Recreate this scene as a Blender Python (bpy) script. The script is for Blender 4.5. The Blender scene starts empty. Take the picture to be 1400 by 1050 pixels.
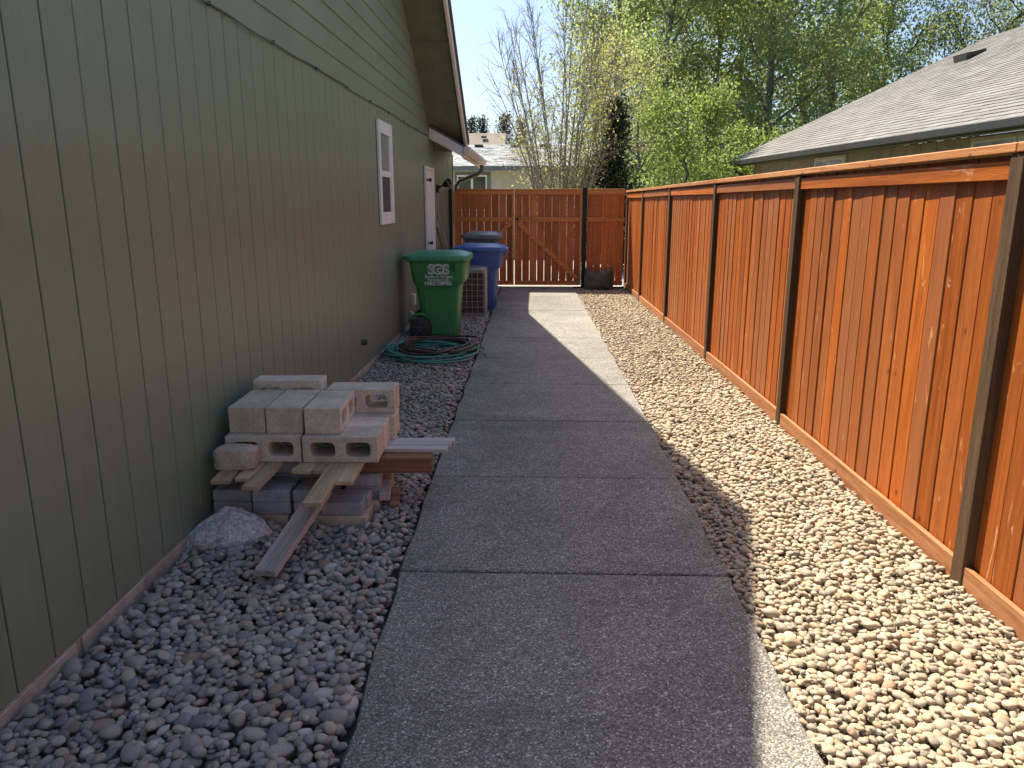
import bpy, bmesh, math, random
import numpy as np
from mathutils import Vector, Matrix, Euler, noise as mnoise
R = math.radians
random.seed(7); rng = np.random.default_rng(7)

# ------------------------------------------------------------------ camera, sky, sun, exposure
sc = bpy.context.scene
col = sc.collection
CAM_H, F_PX = 1.6, 1040.0
PITCH, YAW = math.atan((525-277)/F_PX), R(1.875)
cam = bpy.data.cameras.new("camera"); camo = bpy.data.objects.new("camera", cam); col.objects.link(camo)
cam.sensor_width = 36; cam.lens = F_PX/1400*36; cam.clip_start = .05; cam.clip_end = 3000
camo.location = (0, 0, CAM_H); camo.rotation_euler = (math.pi/2-PITCH, 0, YAW)
sc.camera = camo
SUN = Vector((-.375, .55, 1)).normalized()
EL, AZ = math.asin(SUN.z), math.atan2(SUN.x, SUN.y)
w = bpy.data.worlds.new("World"); sc.world = w; w.use_nodes = True
nt = w.node_tree; sky = nt.nodes.new("ShaderNodeTexSky"); sky.sky_type = 'NISHITA'; sky.sun_disc = False
sky.sun_elevation = EL; sky.sun_rotation = AZ; sky.air_density = .95; sky.dust_density = 2.5; sky.ozone_density = 5.0
bg = nt.nodes["Background"]; nt.links.new(sky.outputs[0], bg.inputs[0]); bg.inputs[1].default_value = .066
sl = bpy.data.lights.new("sun", 'SUN'); sl.energy = 3.25; sl.angle = R(.53); sl.color = (1, .92, .76)
so = bpy.data.objects.new("sun", sl); col.objects.link(so)
so.rotation_euler = (-SUN).to_track_quat('-Z', 'Y').to_euler(); so.location = (-6, 10, 20)
sc.view_settings.view_transform = 'Standard'; sc.view_settings.look = 'None'
sc.view_settings.exposure = 1.68; sc.view_settings.gamma = 1; sc.view_settings.use_curve_mapping = False
sc.render.engine = 'CYCLES'; sc.cycles.use_denoising = True
sc.cycles.max_bounces = 7; sc.cycles.diffuse_bounces = 4; sc.cycles.transparent_max_bounces = 6
sc.cycles.sample_clamp_indirect = 6

# ------------------------------------------------------------------ pixel -> ray (photo pixels 1400 x 1050)
_F = Vector((-math.sin(YAW)*math.cos(PITCH), math.cos(YAW)*math.cos(PITCH), -math.sin(PITCH)))
_R = Vector((math.cos(YAW), math.sin(YAW), 0)); _U = _R.cross(_F); _C = Vector((0, 0, CAM_H))
def ray(x, y): return _F + _R*((x-700)/F_PX) - _U*((y-525)/F_PX)
def at_y(x, y, Y): d = ray(x, y); return _C + d*(Y/d.y)
def at_plane(x, y, P, N): d = ray(x, y); return _C + d*((P-_C).dot(N)/d.dot(N))

# ------------------------------------------------------------------ mesh helpers
class MB:
    def __init__(s): s.v = []; s.f = []
    def add(s, vs, fs):
        n = len(s.v); s.v += [tuple(v) for v in vs]; s.f += [tuple(i+n for i in f) for f in fs]; return s
    def box(s, x0, x1, y0, y1, z0, z1, M=None):
        vs = [Vector((x, y, z)) for z in (z0, z1) for x, y in ((x0, y0), (x1, y0), (x1, y1), (x0, y1))]
        if M is not None: vs = [M @ v for v in vs]
        return s.add(vs, [(3, 2, 1, 0), (4, 5, 6, 7), (0, 1, 5, 4), (1, 2, 6, 5), (2, 3, 7, 6), (3, 0, 4, 7)])
    def prism(s, pts, ext):
        n = len(pts); e = Vector(ext); a = [Vector(p) for p in pts]; b = [p+e for p in a]
        nn = Vector((0, 0, 0))
        for i in range(n): nn += a[i].cross(a[(i+1) % n])
        if nn.dot(e) > 0: a.reverse(); b.reverse()
        return s.add(a+b, [tuple(range(n)), tuple(range(2*n-1, n-1, -1))] + [(i, i+n, (i+1) % n+n, (i+1) % n) for i in range(n)])
    def bar(s, p, q, wd, ht, up=(0, 0, 1)):
        p, q = Vector(p), Vector(q); d = (q-p); L = d.length; d.normalize()
        sd = d.cross(Vector(up)).normalized(); u = sd.cross(d)
        M = Matrix((sd, d, u)).transposed().to_4x4(); M.translation = p
        return s.box(-wd/2, wd/2, 0, L, -ht/2, ht/2, M)
    def tube(s, path, r, n=8, closed=False, caps=True):
        P = [Vector(p) for p in path]; m = len(P); rr = r if hasattr(r, '__len__') else [r]*m
        base = len(s.v); up = Vector((.123, .31, .94)).normalized(); last = None
        for i in range(m):
            if closed: t = P[(i+1) % m]-P[i-1]
            else: t = P[min(i+1, m-1)]-P[max(i-1, 0)]
            t.normalize()
            a = (last - t*last.dot(t)) if last is not None else t.cross(up)
            if a.length < 1e-6: a = t.cross(Vector((1, 0, 0)))
            a.normalize(); last = a; b = t.cross(a)
            for k in range(n):
                an = 2*math.pi*k/n; s.v.append(tuple(P[i]+(a*math.cos(an)+b*math.sin(an))*rr[i]))
        for i in range(m if closed else m-1):
            j = (i+1) % m
            for k in range(n):
                s.f.append((base+i*n+k, base+i*n+(k+1) % n, base+j*n+(k+1) % n, base+j*n+k))
        if caps and not closed:
            s.f.append(tuple(base+k for k in range(n-1, -1, -1))); s.f.append(tuple(base+(m-1)*n+k for k in range(n)))
        return s
    def lathe(s, prof, c, axis='y', n=24):
        # prof: (radius, offset along the axis)
        base = len(s.v)
        for r, o in prof:
            for k in range(n):
                a = 2*math.pi*k/n; ca, sa = r*math.cos(a), r*math.sin(a)
                v = {'y': (ca, o, sa), 'x': (o, ca, sa), 'z': (ca, sa, o)}[axis]
                s.v.append((v[0]+c[0], v[1]+c[1], v[2]+c[2]))
        for i in range(len(prof)-1):
            for k in range(n):
                s.f.append((base+i*n+k, base+i*n+(k+1) % n, base+(i+1)*n+(k+1) % n, base+(i+1)*n+k))
        s.f.append(tuple(base+k for k in range(n-1, -1, -1))); s.f.append(tuple(base+(len(prof)-1)*n+k for k in range(n)))
        return s
    def loft(s, rings):
        n = len(rings[0]); base = len(s.v)
        for r in rings: s.v += [tuple(p) for p in r]
        for i in range(len(rings)-1):
            for k in range(n):
                s.f.append((base+i*n+k, base+i*n+(k+1) % n, base+(i+1)*n+(k+1) % n, base+(i+1)*n+k))
        s.f.append(tuple(base+k for k in range(n-1, -1, -1))); s.f.append(tuple(base+(len(rings)-1)*n+k for k in range(n)))
        return s
    def mesh(s, name, bevel=0, seg=1, smooth=False, recalc=True):
        me = bpy.data.meshes.new(name); me.from_pydata(s.v, [], s.f); me.update()
        if bevel or recalc:
            bm = bmesh.new(); bm.from_mesh(me)
            if recalc: bmesh.ops.recalc_face_normals(bm, faces=bm.faces)
            if bevel:
                es = [e for e in bm.edges if len(e.link_faces) == 2 and e.calc_face_angle(0) > .5]
                bmesh.ops.bevel(bm, geom=es, offset=bevel, segments=seg, profile=.5, affect='EDGES', clamp_overlap=True)
            bm.to_mesh(me); bm.free()
        if smooth: me.polygons.foreach_set('use_smooth', [True]*len(me.polygons))
        return me
    def build(s, name, mat, parent=None, **k): return obj(name, s.mesh(name, **k), mat, parent)

def obj(name, me, mat=None, parent=None, loc=None, rot=None):
    if mat is not None and not me.materials: me.materials.append(mat)
    o = bpy.data.objects.new(name, me); col.objects.link(o)
    if loc is not None: o.location = loc
    if rot is not None: o.rotation_euler = rot
    if parent is not None: par(o, parent)
    return o
def par(o, p):
    o.parent = p
    t = Vector((0, 0, 0)); q = p
    while q is not None: t += q.location; q = q.parent
    # parents are never rotated: children are modelled in world coordinates
    if p.rotation_euler.to_quaternion().angle < 1e-6:
        o.matrix_parent_inverse = Matrix.Translation(-_wloc(p))
def _wloc(p):
    if p.parent is None: return Vector(p.location)
    return _wloc(p.parent) + p.matrix_parent_inverse.translation + Vector(p.location)
def tag(o, label, cat, group=None):
    o['label'] = label; o['category'] = cat
    if group: o['group'] = group
    return o
def thing(name, loc, label, cat, group=None):
    o = bpy.data.objects.new(name, None); col.objects.link(o); o.location = loc; o.empty_display_size = .1
    return tag(o, label, cat, group)
def struct(o): o['kind'] = 'structure'; return o
def stuff(o): o['kind'] = 'stuff'; return o
def rrect(x0, x1, y0, y1, z, r, n=4):
    pts = []
    for cx, cy, a0 in ((x1-r, y1-r, 0), (x0+r, y1-r, 90), (x0+r, y0+r, 180), (x1-r, y0+r, 270)):
        for k in range(n+1):
            a = R(a0+90*k/n); pts.append((cx+r*math.cos(a), cy+r*math.sin(a), z))
    return pts

# ------------------------------------------------------------------ materials
class NM:
    def __init__(s, name):
        s.m = bpy.data.materials.new(name); s.m.use_nodes = True; s.t = s.m.node_tree
        s.b = s.t.nodes["Principled BSDF"]; s.out = s.t.nodes["Material Output"]
    def n(s, typ, **k):
        nd = s.t.nodes.new(typ)
        for a, v in k.items():
            if a.startswith('i_'): nd.inputs[int(a[2:])].default_value = v
            else: setattr(nd, a, v)
        return nd
    def l(s, a, b): s.t.links.new(a, b)
    def coords(s, kind='Object', scale=(1, 1, 1), rand=True):
        tc = s.n("ShaderNodeTexCoord"); o = tc.outputs[kind]
        if rand:
            oi = s.n("ShaderNodeObjectInfo"); mu = s.n("ShaderNodeMath", operation='MULTIPLY'); mu.inputs[1].default_value = 37.0
            s.l(oi.outputs['Random'], mu.inputs[0]); ad = s.n("ShaderNodeVectorMath", operation='ADD')
            s.l(o, ad.inputs[0]); s.l(mu.outputs[0], ad.inputs[1]); o = ad.outputs[0]
        mp = s.n("ShaderNodeMapping"); mp.inputs['Scale'].default_value = scale; s.l(o, mp.inputs[0]); return mp.outputs[0]
    def noise(s, vec, scale, detail=4, rough=.55, dist=0):
        nd = s.n("ShaderNodeTexNoise"); nd.inputs['Scale'].default_value = scale; nd.inputs['Detail'].default_value = detail
        nd.inputs['Roughness'].default_value = rough; nd.inputs['Distortion'].default_value = dist; s.l(vec, nd.inputs[0]); return nd.outputs[0]
    def ramp(s, fac, stops, interp='LINEAR'):
        nd = s.n("ShaderNodeValToRGB"); cr = nd.color_ramp; cr.interpolation = interp
        while len(cr.elements) < len(stops): cr.elements.new(.5)
        for e, (p, c) in zip(cr.elements, stops):
            e.position = p; e.color = (*c, 1) if hasattr(c, '__len__') else (c, c, c, 1)
        s.l(fac, nd.inputs[0]); return nd.outputs[0]
    def mix(s, a, b, fac, mode='MIX'):
        nd = s.n("ShaderNodeMix", data_type='RGBA', blend_type=mode)
        for ix, v in ((6, a), (7, b), (0, fac)):
            sock = nd.inputs[ix]
            if isinstance(v, (int, float)): sock.default_value = v if ix == 0 else (v, v, v, 1)
            elif isinstance(v, tuple): sock.default_value = (*v, 1)
            else: s.l(v, sock)
        return nd.outputs[2]
    def math(s, op, a, b=None):
        nd = s.n("ShaderNodeMath", operation=op)
        for i, v in enumerate((a, b)):
            if v is None: continue
            if isinstance(v, (int, float)): nd.inputs[i].default_value = v
            else: s.l(v, nd.inputs[i])
        return nd.outputs[0]
    def bump(s, h, strength=.3, dist=.01, normal=None):
        nd = s.n("ShaderNodeBump"); nd.inputs['Strength'].default_value = strength; nd.inputs['Distance'].default_value = dist
        s.l(h, nd.inputs['Height'])
        if normal is not None: s.l(normal, nd.inputs['Normal'])
        s.l(nd.outputs[0], s.b.inputs['Normal']); return nd.outputs[0]
    def fin(s, color=None, rough=.6, spec=.4, metal=0):
        if color is not None:
            if isinstance(color, tuple): s.b.inputs['Base Color'].default_value = (*color, 1)
            else: s.l(color, s.b.inputs['Base Color'])
        if isinstance(rough, (int, float)): s.b.inputs['Roughness'].default_value = rough
        else: s.l(rough, s.b.inputs['Roughness'])
        s.b.inputs['Specular IOR Level'].default_value = spec; s.b.inputs['Metallic'].default_value = metal
        return s.m

def mat_wood(name, dark, mid, light, axis='z', rough=.55, spec=.35, pale=None, var=.35, rings=9.0, relief=.35):
    k = NM(name); st = {'x': (1.3, 26, 26), 'y': (26, 1.3, 26), 'z': (26, 26, 1.3)}[axis]
    v = k.coords(scale=st); g = k.noise(v, 1.0, 6, .62, .6)
    fine = k.noise(v, rings, 5, .7)
    c = k.ramp(g, [(.3, dark), (.52, mid), (.72, light)])
    c = k.mix(c, k.ramp(fine, [(.35, .62), (.6, 1.05)]), .6, 'MULTIPLY')
    sv = tuple(x/26*3.2 if x > 2 else 2.4 for x in st)
    kn = k.n("ShaderNodeTexVoronoi"); kn.inputs['Scale'].default_value = 1.6; k.l(k.coords(scale=sv), kn.inputs[0])
    c = k.mix(c, tuple(x*.28 for x in dark), k.ramp(kn.outputs['Distance'], [(.035, .85), (.085, 0)]))
    oi = k.n("ShaderNodeObjectInfo")
    c = k.mix(c, k.ramp(oi.outputs['Random'], [(0, 1-var), (1, 1+var*.35)]), 1.0, 'MULTIPLY')
    if pale is not None:
        c = k.mix(c, (.3, .125, .055), k.ramp(k.math('FRACT', k.math('MULTIPLY', oi.outputs['Random'], 17.3)), [(.35, 0), (1, .6)]))
        pv = k.coords(scale={'x': (3, 14, 14), 'y': (14, 3, 14), 'z': (14, 14, 3)}[axis])
        pn = k.noise(pv, 1.0, 5, .68, 1.2)
        c = k.mix(c, pale, k.math('MULTIPLY', k.ramp(pn, [(.63, 0), (.675, 1)]), .5))
    k.bump(k.math('ADD', fine, g), relief, .004)
    return k.fin(c, rough, spec)

def mat_plain(name, c, rough=.5, spec=.4, metal=0, nz=.12, scale=6, bump=0, bscale=80):
    k = NM(name); v = k.coords()
    n = k.noise(v, scale, 5, .6)
    cc = k.mix(c, k.ramp(n, [(.3, 1-nz*2), (.7, 1+nz)]), 1.0, 'MULTIPLY')
    if bump: k.bump(k.noise(v, bscale, 4, .6), bump, .003)
    return k.fin(cc, k.ramp(n, [(.3, max(0, rough-.08)), (.7, min(1, rough+.08))]), spec, metal)

M = {}
def siding_mat(name, c):
    k = NM(name); v = k.coords(scale=(1, 14, .8)); v2 = k.coords(rand=False)
    g = k.noise(v, 3, 6, .65, .3); big = k.noise(v2, .9, 4, .6)
    cc = k.mix(c, k.ramp(g, [(.25, .9), (.75, 1.06)]), 1.0, 'MULTIPLY')
    cc = k.mix(cc, k.ramp(big, [(.3, .86), (.7, 1.1)]), 1.0, 'MULTIPLY')
    scuff = k.noise(v2, 5, 8, .7, .8)
    cc = k.mix(cc, tuple(min(1, x*1.9) for x in c), k.math('MULTIPLY', k.ramp(scuff, [(.63, 0), (.72, 1)]), .22))
    k.bump(k.noise(k.coords(scale=(1, 60, 3)), 4, 6, .7), .18, .003)
    return k.fin(cc, k.ramp(g, [(.3, .3), (.7, .46)]), .55)
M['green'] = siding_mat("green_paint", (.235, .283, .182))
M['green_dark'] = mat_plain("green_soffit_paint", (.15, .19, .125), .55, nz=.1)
M['back'] = mat_plain("groove_dark", (.05, .05, .035), .8)
M['white'] = mat_plain("white_paint", (.86, .85, .77), .42, nz=.04)
M['fascia'] = mat_plain("off_white_paint", (.78, .72, .66), .5, nz=.07)
M['gutter'] = mat_plain("gutter_metal", (.72, .66, .58), .4, nz=.05)
M['downspout'] = mat_plain("downspout_paint", (.1, .105, .075), .4)
M['black'] = mat_plain("black_plastic", (.018, .018, .018), .45)
M['steel'] = mat_plain("brushed_metal", (.45, .43, .4), .35, metal=.9)
k = NM("window_glass"); v = k.coords()
M['glass'] = k.fin(k.ramp(k.noise(v, 2), [(.3, (.035, .04, .04)), (.7, (.07, .075, .07))]), .06, .7)
k = NM("frosted_glass"); M['frost'] = k.fin(k.ramp(k.noise(k.coords(), 3), [(.3, (.2, .23, .2)), (.7, (.27, .3, .27))]), .3, .6)
k = NM("window_screen"); M['screen'] = k.fin(k.ramp(k.noise(k.coords(scale=(1, 1, 1)), 30), [(.3, (.045, .045, .045)), (.7, (.075, .075, .073))]), .55, .4)
# concrete kinds
def concrete(name, c, sc_=1.0, rough=.85, pits=True, grime=.28):
    k = NM(name); v = k.coords(); a = k.noise(v, 7*sc_, 8, .65); b = k.noise(v, 60*sc_, 6, .7)
    cc = k.mix(c, k.ramp(a, [(.28, 1-grime), (.72, 1.15)]), 1.0, 'MULTIPLY')
    cc = k.mix(cc, k.ramp(b, [(.3, .75), (.7, 1.15)]), 1.0, 'MULTIPLY')
    oi = k.n("ShaderNodeObjectInfo"); cc = k.mix(cc, k.ramp(oi.outputs['Random'], [(0, .82), (1, 1.1)]), 1.0, 'MULTIPLY')
    vo = k.n("ShaderNodeTexVoronoi"); vo.inputs['Scale'].default_value = 95*sc_; k.l(v, vo.inputs[0])
    pit = k.ramp(vo.outputs['Distance'], [(.05, 0), (.3, 1)])
    k.bump(k.math('ADD', b, k.math('MULTIPLY', pit, .5)), .6, .004)
    return k.fin(cc, rough, .25)
M['block'] = concrete("concrete_block", (.8, .67, .5))
M['base_block'] = concrete("buff_concrete_block", (.62, .5, .36))
M['paver'] = concrete("grey_paver", (.55, .51, .48), grime=.35)
M['stone_tan'] = concrete("split_stone", (.64, .52, .38))
M['foundation'] = concrete("foundation_concrete", (.55, .47, .36), .5, grime=.45)
M['drive'] = concrete("driveway_concrete", (.33, .31, .28), .25, grime=.2)
# exposed aggregate walkway
k = NM("exposed_aggregate"); v = k.coords(rand=False)
vo = k.n("ShaderNodeTexVoronoi"); vo.inputs['Scale'].default_value = 150; vo.inputs['Randomness'].default_value = 1; k.l(v, vo.inputs[0])
sepc = k.n("ShaderNodeSeparateColor"); k.l(vo.outputs['Color'], sepc.inputs[0])
c = k.ramp(sepc.outputs[0], [(0, (.19, .178, .155)), (.35, (.31, .287, .245)), (.7, (.42, .385, .32)), (.93, (.55, .51, .43)), (.975, (.85, .83, .8))])
c = k.mix(c, k.ramp(vo.outputs['Distance'], [(.25, 1.0), (.75, .42)]), 1.0, 'MULTIPLY')
st = k.noise(v, 1.1, 5, .65, .4)
c = k.mix(c, k.ramp(st, [(.3, .72), (.5, .96), (.75, 1.12)]), 1.0, 'MULTIPLY')
st3 = k.noise(v, .45, 6, .7, 1.0); c = k.mix(c, k.ramp(st3, [(.38, .78), (.5, 1.0), (.62, 1.1)]), 1.0, 'MULTIPLY')
st2 = k.noise(v, 9, 5, .6); c = k.mix(c, k.ramp(st2, [(.3, .88), (.7, 1.08)]), 1.0, 'MULTIPLY')
h = k.math('SUBTRACT', 1.0, vo.outputs['Distance'])
k.bump(k.math('ADD', h, k.math('MULTIPLY', sepc.outputs[1], .5)), .75, .004)
M['walk'] = k.fin(c, k.ramp(sepc.outputs[2], [(0, .45), (1, .85)]), .4)
# pebbles
for pname, pkey, ptint, pdust in (("tan_river_pebble", 'pebble', (1.0, .91, .76), .25), ("grey_river_pebble", 'pebble_grey', (.97, .96, .91), .06)):
    k = NM(pname); geo = k.n("ShaderNodeNewGeometry"); oi = k.n("ShaderNodeObjectInfo")
    r_ = k.math('FRACT', k.math('ADD', geo.outputs['Random Per Island'], k.math('MULTIPLY', oi.outputs['Random'], 7.31)))
    c = k.ramp(r_, [(0, (.2, .205, .215)), (.14, (.31, .31, .31)), (.3, (.43, .375, .3)), (.46, (.33, .325, .32)), (.58, (.52, .46, .37)),
                    (.7, (.37, .35, .32)), (.8, (.36, .25, .18)), (.86, (.45, .41, .35)), (.95, (.62, .59, .54)), (1, (.38, .29, .22))])
    v = k.coords(); n1 = k.noise(v, 28, 5, .65); n2 = k.noise(v, 190, 3, .6)
    c = k.mix(c, k.ramp(n1, [(.3, .78), (.7, 1.16)]), 1.0, 'MULTIPLY')
    c = k.mix(c, k.ramp(n2, [(.3, .86), (.7, 1.1)]), 1.0, 'MULTIPLY')
    c = k.mix(c, (.5, .43, .33), pdust); c = k.mix(c, ptint, 1.0, 'MULTIPLY')
    k.bump(k.math('ADD', n1, k.math('MULTIPLY', n2, .4)), .22, .003)
    M[pkey] = k.fin(c, k.ramp(n1, [(.3, .5), (.7, .75)]), .35)
M['dirt'] = concrete("bed_dirt", (.3, .26, .2), .6)
k = NM("ground_soil"); v = k.coords(rand=False)
M['ground'] = k.fin(k.ramp(k.noise(v, .8, 8, .65), [(.3, (.05, .075, .025)), (.55, (.09, .105, .045)), (.75, (.15, .13, .08))]), .95, .1)
# woods
M['cedar'] = mat_wood("stained_cedar", (.29, .068, .01), (.49, .12, .014), (.58, .165, .024), 'z', .5, .3, (.8, .5, .28), .3, relief=.3)
M['cedar_gate_shaded'] = mat_wood("stained_gate_board_shaded", (.4, .11, .028), (.62, .18, .045), (.7, .25, .07), 'z', .55, .3, None, .35, relief=.3)  # same stain as the gate frame, kept darker: shade put into the colour
M['cedar_cap'] = mat_wood("faded_cedar", (.42, .15, .05), (.6, .26, .1), (.7, .37, .18), 'y', .55, .3, None, .2)
M['cedar_kick'] = mat_wood("dusty_cedar", (.3, .12, .05), (.44, .19, .085), (.52, .27, .14), 'y', .65, .2, None, .2)
M['cedar_frame_lit'] = mat_wood("stained_gate_frame_lit", (.5, .16, .04), (.7, .25, .065), (.78, .32, .1), 'x', .55, .3, None, .1)  # same stain as the gate boards, lightened: the light on it is painted in
M['cedar_x'] = mat_wood("stained_cedar_across", (.28, .066, .009), (.48, .115, .013), (.58, .165, .022), 'x', .5, .4, None, .25)
M['cedar_y'] = mat_wood("stained_cedar_along", (.32, .08, .01), (.54, .14, .017), (.64, .2, .03), 'y', .5, .3, (.6, .38, .22), .22)
M['post'] = mat_wood("rough_treated_post", (.075, .042, .022), (.12, .07, .037), (.17, .105, .06), 'z', .75, .2, None, .2, relief=.9)
M['dark_post'] = mat_wood("dark_post", (.02, .019, .015), (.033, .03, .024), (.05, .045, .036), 'z', .7, .2, None, .15, relief=.6)
M['lath'] = mat_wood("weathered_lath", (.44, .29, .15), (.66, .47, .27), (.78, .61, .4), 'y', .7, .2, None, .3)
M['lath_x'] = mat_wood("grey_plank", (.45, .41, .36), (.6, .55, .49), (.7, .65, .6), 'x', .7, .2, None, .25)
M['deck'] = mat_wood("weathered_deck", (.36, .3, .25), (.55, .47, .41), (.7, .63, .57), 'y', .7, .2, None, .2, relief=.6)
M['timber'] = mat_wood("brown_timber", (.22, .1, .045), (.36, .17, .08), (.46, .24, .12), 'x', .65, .25, None, .15)
M['bark'] = mat_wood("grey_bark", (.12, .105, .09), (.2, .18, .155), (.3, .275, .24), 'z', .85, .15, None, .25)
M['bark_light'] = mat_wood("pale_bark", (.2, .18, .16), (.34, .31, .28), (.46, .43, .39), 'z', .85, .15, None, .1)
M['bark_dark'] = mat_wood("brown_bark", (.05, .04, .032), (.085, .07, .055), (.13, .11, .09), 'z', .9, .1, None, .2)
# bins
def plastic(name, c, rough=.42):
    k = NM(name); v = k.coords(rand=False); n = k.noise(v, 5, 6, .6); d = k.noise(v, 1.5, 5, .6)
    cc = k.mix(c, k.ramp(n, [(.3, .85), (.7, 1.1)]), 1.0, 'MULTIPLY')
    cc = k.mix(cc, tuple(min(1, x*.6+.1) for x in c), k.math('MULTIPLY', k.ramp(d, [(.55, 0), (.75, 1)]), .35))
    k.bump(k.noise(v, 260, 2, .5), .1, .001)
    return k.fin(cc, k.ramp(n, [(.3, rough-.08), (.7, rough+.1)]), .5)
M['tyre'] = mat_plain("grey_rubber", (.05, .05, .048), .6); M['spoke'] = mat_plain("dark_plastic", (.1, .1, .095), .5)
M['bin_green'] = plastic("bin_green", (.05, .25, .07)); M['lid_green'] = plastic("lid_green", (.07, .33, .17), .36)
M['bin_blue'] = plastic("bin_blue", (.05, .115, .33)); M['lid_blue'] = plastic("lid_blue", (.06, .14, .4), .36)
M['bin_grey'] = plastic("bin_grey", (.09, .095, .095)); M['lid_grey'] = plastic("lid_grey", (.16, .19, .19), .38)
M['hose_green'] = plastic("hose_green", (.09, .3, .22), .35); M['hose_brown'] = plastic("hose_brown", (.09, .05, .035), .4)
M['print'] = mat_plain("white_print", (.72, .76, .72), .5, nz=.05)
M['ac'] = mat_plain("tan_enamel", (.28, .25, .21), .42, nz=.08); M['coil'] = mat_plain("dark_coil", (.11, .075, .055), .6, nz=.25, scale=40)
M['wire'] = mat_plain("tan_wire", (.6, .52, .44), .4)
M['bag'] = mat_plain("olive_tarp", (.11, .12, .085), .7, nz=.25, bump=.4, bscale=60)
M['tool_red'] = mat_plain("red_handle", (.3, .06, .035), .4); M['tool_wood'] = mat_plain("wooden_handle", (.45, .32, .2), .5)
k = NM("granite_rock"); v = k.coords(rand=False); n = k.noise(v, 55, 6, .75); n0 = k.noise(v, 7, 6, .6)
c = k.ramp(n, [(.33, (.28, .26, .25)), (.47, (.58, .55, .51)), (.58, (.78, .73, .67)), (.68, (.9, .88, .84))])
c = k.mix(c, k.ramp(n0, [(.3, .7), (.7, 1.15)]), 1.0, 'MULTIPLY'); k.bump(k.math('ADD', n, n0), .5, .01); M['rock'] = k.fin(c, .75, .3)
# roofs
def shingle(name, c0, c1):
    k = NM(name); geo = k.n("ShaderNodeNewGeometry"); v = k.coords(rand=False)
    oi = k.n("ShaderNodeObjectInfo")
    c = k.mix(c0, c1, k.math('FRACT', k.math('ADD', geo.outputs['Random Per Island'], oi.outputs['Random'])))
    c = k.mix(c, k.ramp(k.noise(v, 130, 3, .7), [(.3, .7), (.7, 1.25)]), 1.0, 'MULTIPLY')
    c = k.mix(c, k.ramp(k.noise(v, .8, 4, .6), [(.3, .85), (.7, 1.1)]), 1.0, 'MULTIPLY')
    k.bump(k.noise(v, 200, 3, .7), .5, .004); return k.fin(c, .9, .2)
M['shingle'] = shingle("grey_brown_shingle", (.2, .19, .174), (.265, .252, .235)); M['shingle_light'] = shingle("light_grey_shingle", (.3, .31, .31), (.44, .45, .45))
M['shingle_brown'] = shingle("brown_shingle", (.26, .22, .18), (.36, .31, .26)); M['shingle_dark'] = shingle("dark_shingle", (.1, .1, .095), (.17, .165, .155))
M['tan_siding'] = mat_plain("tan_siding", (.42, .36, .26), .6); M['dark_gutter'] = mat_plain("dark_gutter", (.045, .042, .04), .4)
M['cream'] = mat_plain("cream_siding", (.6, .57, .44), .6, nz=.04); M['teal'] = mat_plain("teal_trim", (.17, .22, .2), .5)
M['trim_tan'] = mat_plain("tan_trim", (.75, .7, .6), .5)
def leaf_mat(name, a, b, c3, trans=.62):
    k = NM(name); geo = k.n("ShaderNodeNewGeometry")
    c = k.ramp(geo.outputs['Random Per Island'], [(0, a), (.5, b), (1, c3)])
    d = k.n("ShaderNodeBsdfTranslucent"); k.l(k.mix(c, (.95, 1.0, .62), 1.0, 'MULTIPLY'), d.inputs[0])
    k.fin(c, .5, .3); mx = k.n("ShaderNodeMixShader"); mx.inputs[0].default_value = trans
    k.l(k.b.outputs[0], mx.inputs[1]); k.l(d.outputs[0], mx.inputs[2]); k.l(mx.outputs[0], k.out.inputs[0]); return k.m
M['leaf'] = leaf_mat("poplar_leaf", (.23, .28, .12), (.34, .4, .19), (.5, .54, .34))
M['leaf_bright'] = leaf_mat("bright_leaf", (.17, .23, .065), (.25, .32, .1), (.36, .42, .19))
M['leaf_gold'] = leaf_mat("gold_leaf", (.27, .2, .09), (.33, .28, .13), (.34, .34, .18))
M['leaf_bud'] = leaf_mat("spring_leaf", (.34, .33, .14), (.44, .42, .2), (.55, .52, .32))
M['leaf_grey'] = leaf_mat("grey_green_leaf", (.15, .18, .1), (.21, .25, .14), (.3, .33, .22))
M['needle'] = leaf_mat("dark_needle", (.035, .05, .022), (.055, .075, .032), (.085, .1, .045), .3)
M['needle_far'] = leaf_mat("far_needle", (.03, .05, .035), (.05, .075, .05), (.07, .095, .065), .2)

# ------------------------------------------------------------------ the setting: ground, driveway, walkway, pebble beds
def ground_sheet(name, pts, z, mat):
    return struct(MB().add([(x, y, z) for x, y in pts], [tuple(range(len(pts)))]).build(name, mat))
ground_sheet('ground', [(-400, -60), (400, -60), (400, 700), (-400, 700)], -.11, M['ground'])
ground_sheet('driveway', [(-7, 15.12), (3.4, 15.12), (3.4, 22.6), (-7, 22.6)], -.012, M['drive'])
PL = [(.3, -.52), (1.88, -.562), (3.1, -.60), (4.1, -.615), (5.6, -.625), (10.4, -.663), (15.1, -.70)]
PR = [(.3, .842), (1.92, .852), (3.15, .853), (5.2, .852), (7.9, .823), (14.55, .712), (15.1, .70)]
def lerp(T, y): return float(np.interp(y, [t[0] for t in T], [t[1] for t in T]))
walkway = struct(MB().box(-.5, .68, .35, 15.05, -.1, -.03).build('walkway', M['dirt']))
JO = [.3, 1.86, 3.10, 4.31, 5.52, 6.72, 7.93, 9.14, 10.35, 11.56, 12.77, 13.98, 15.08]
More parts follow.
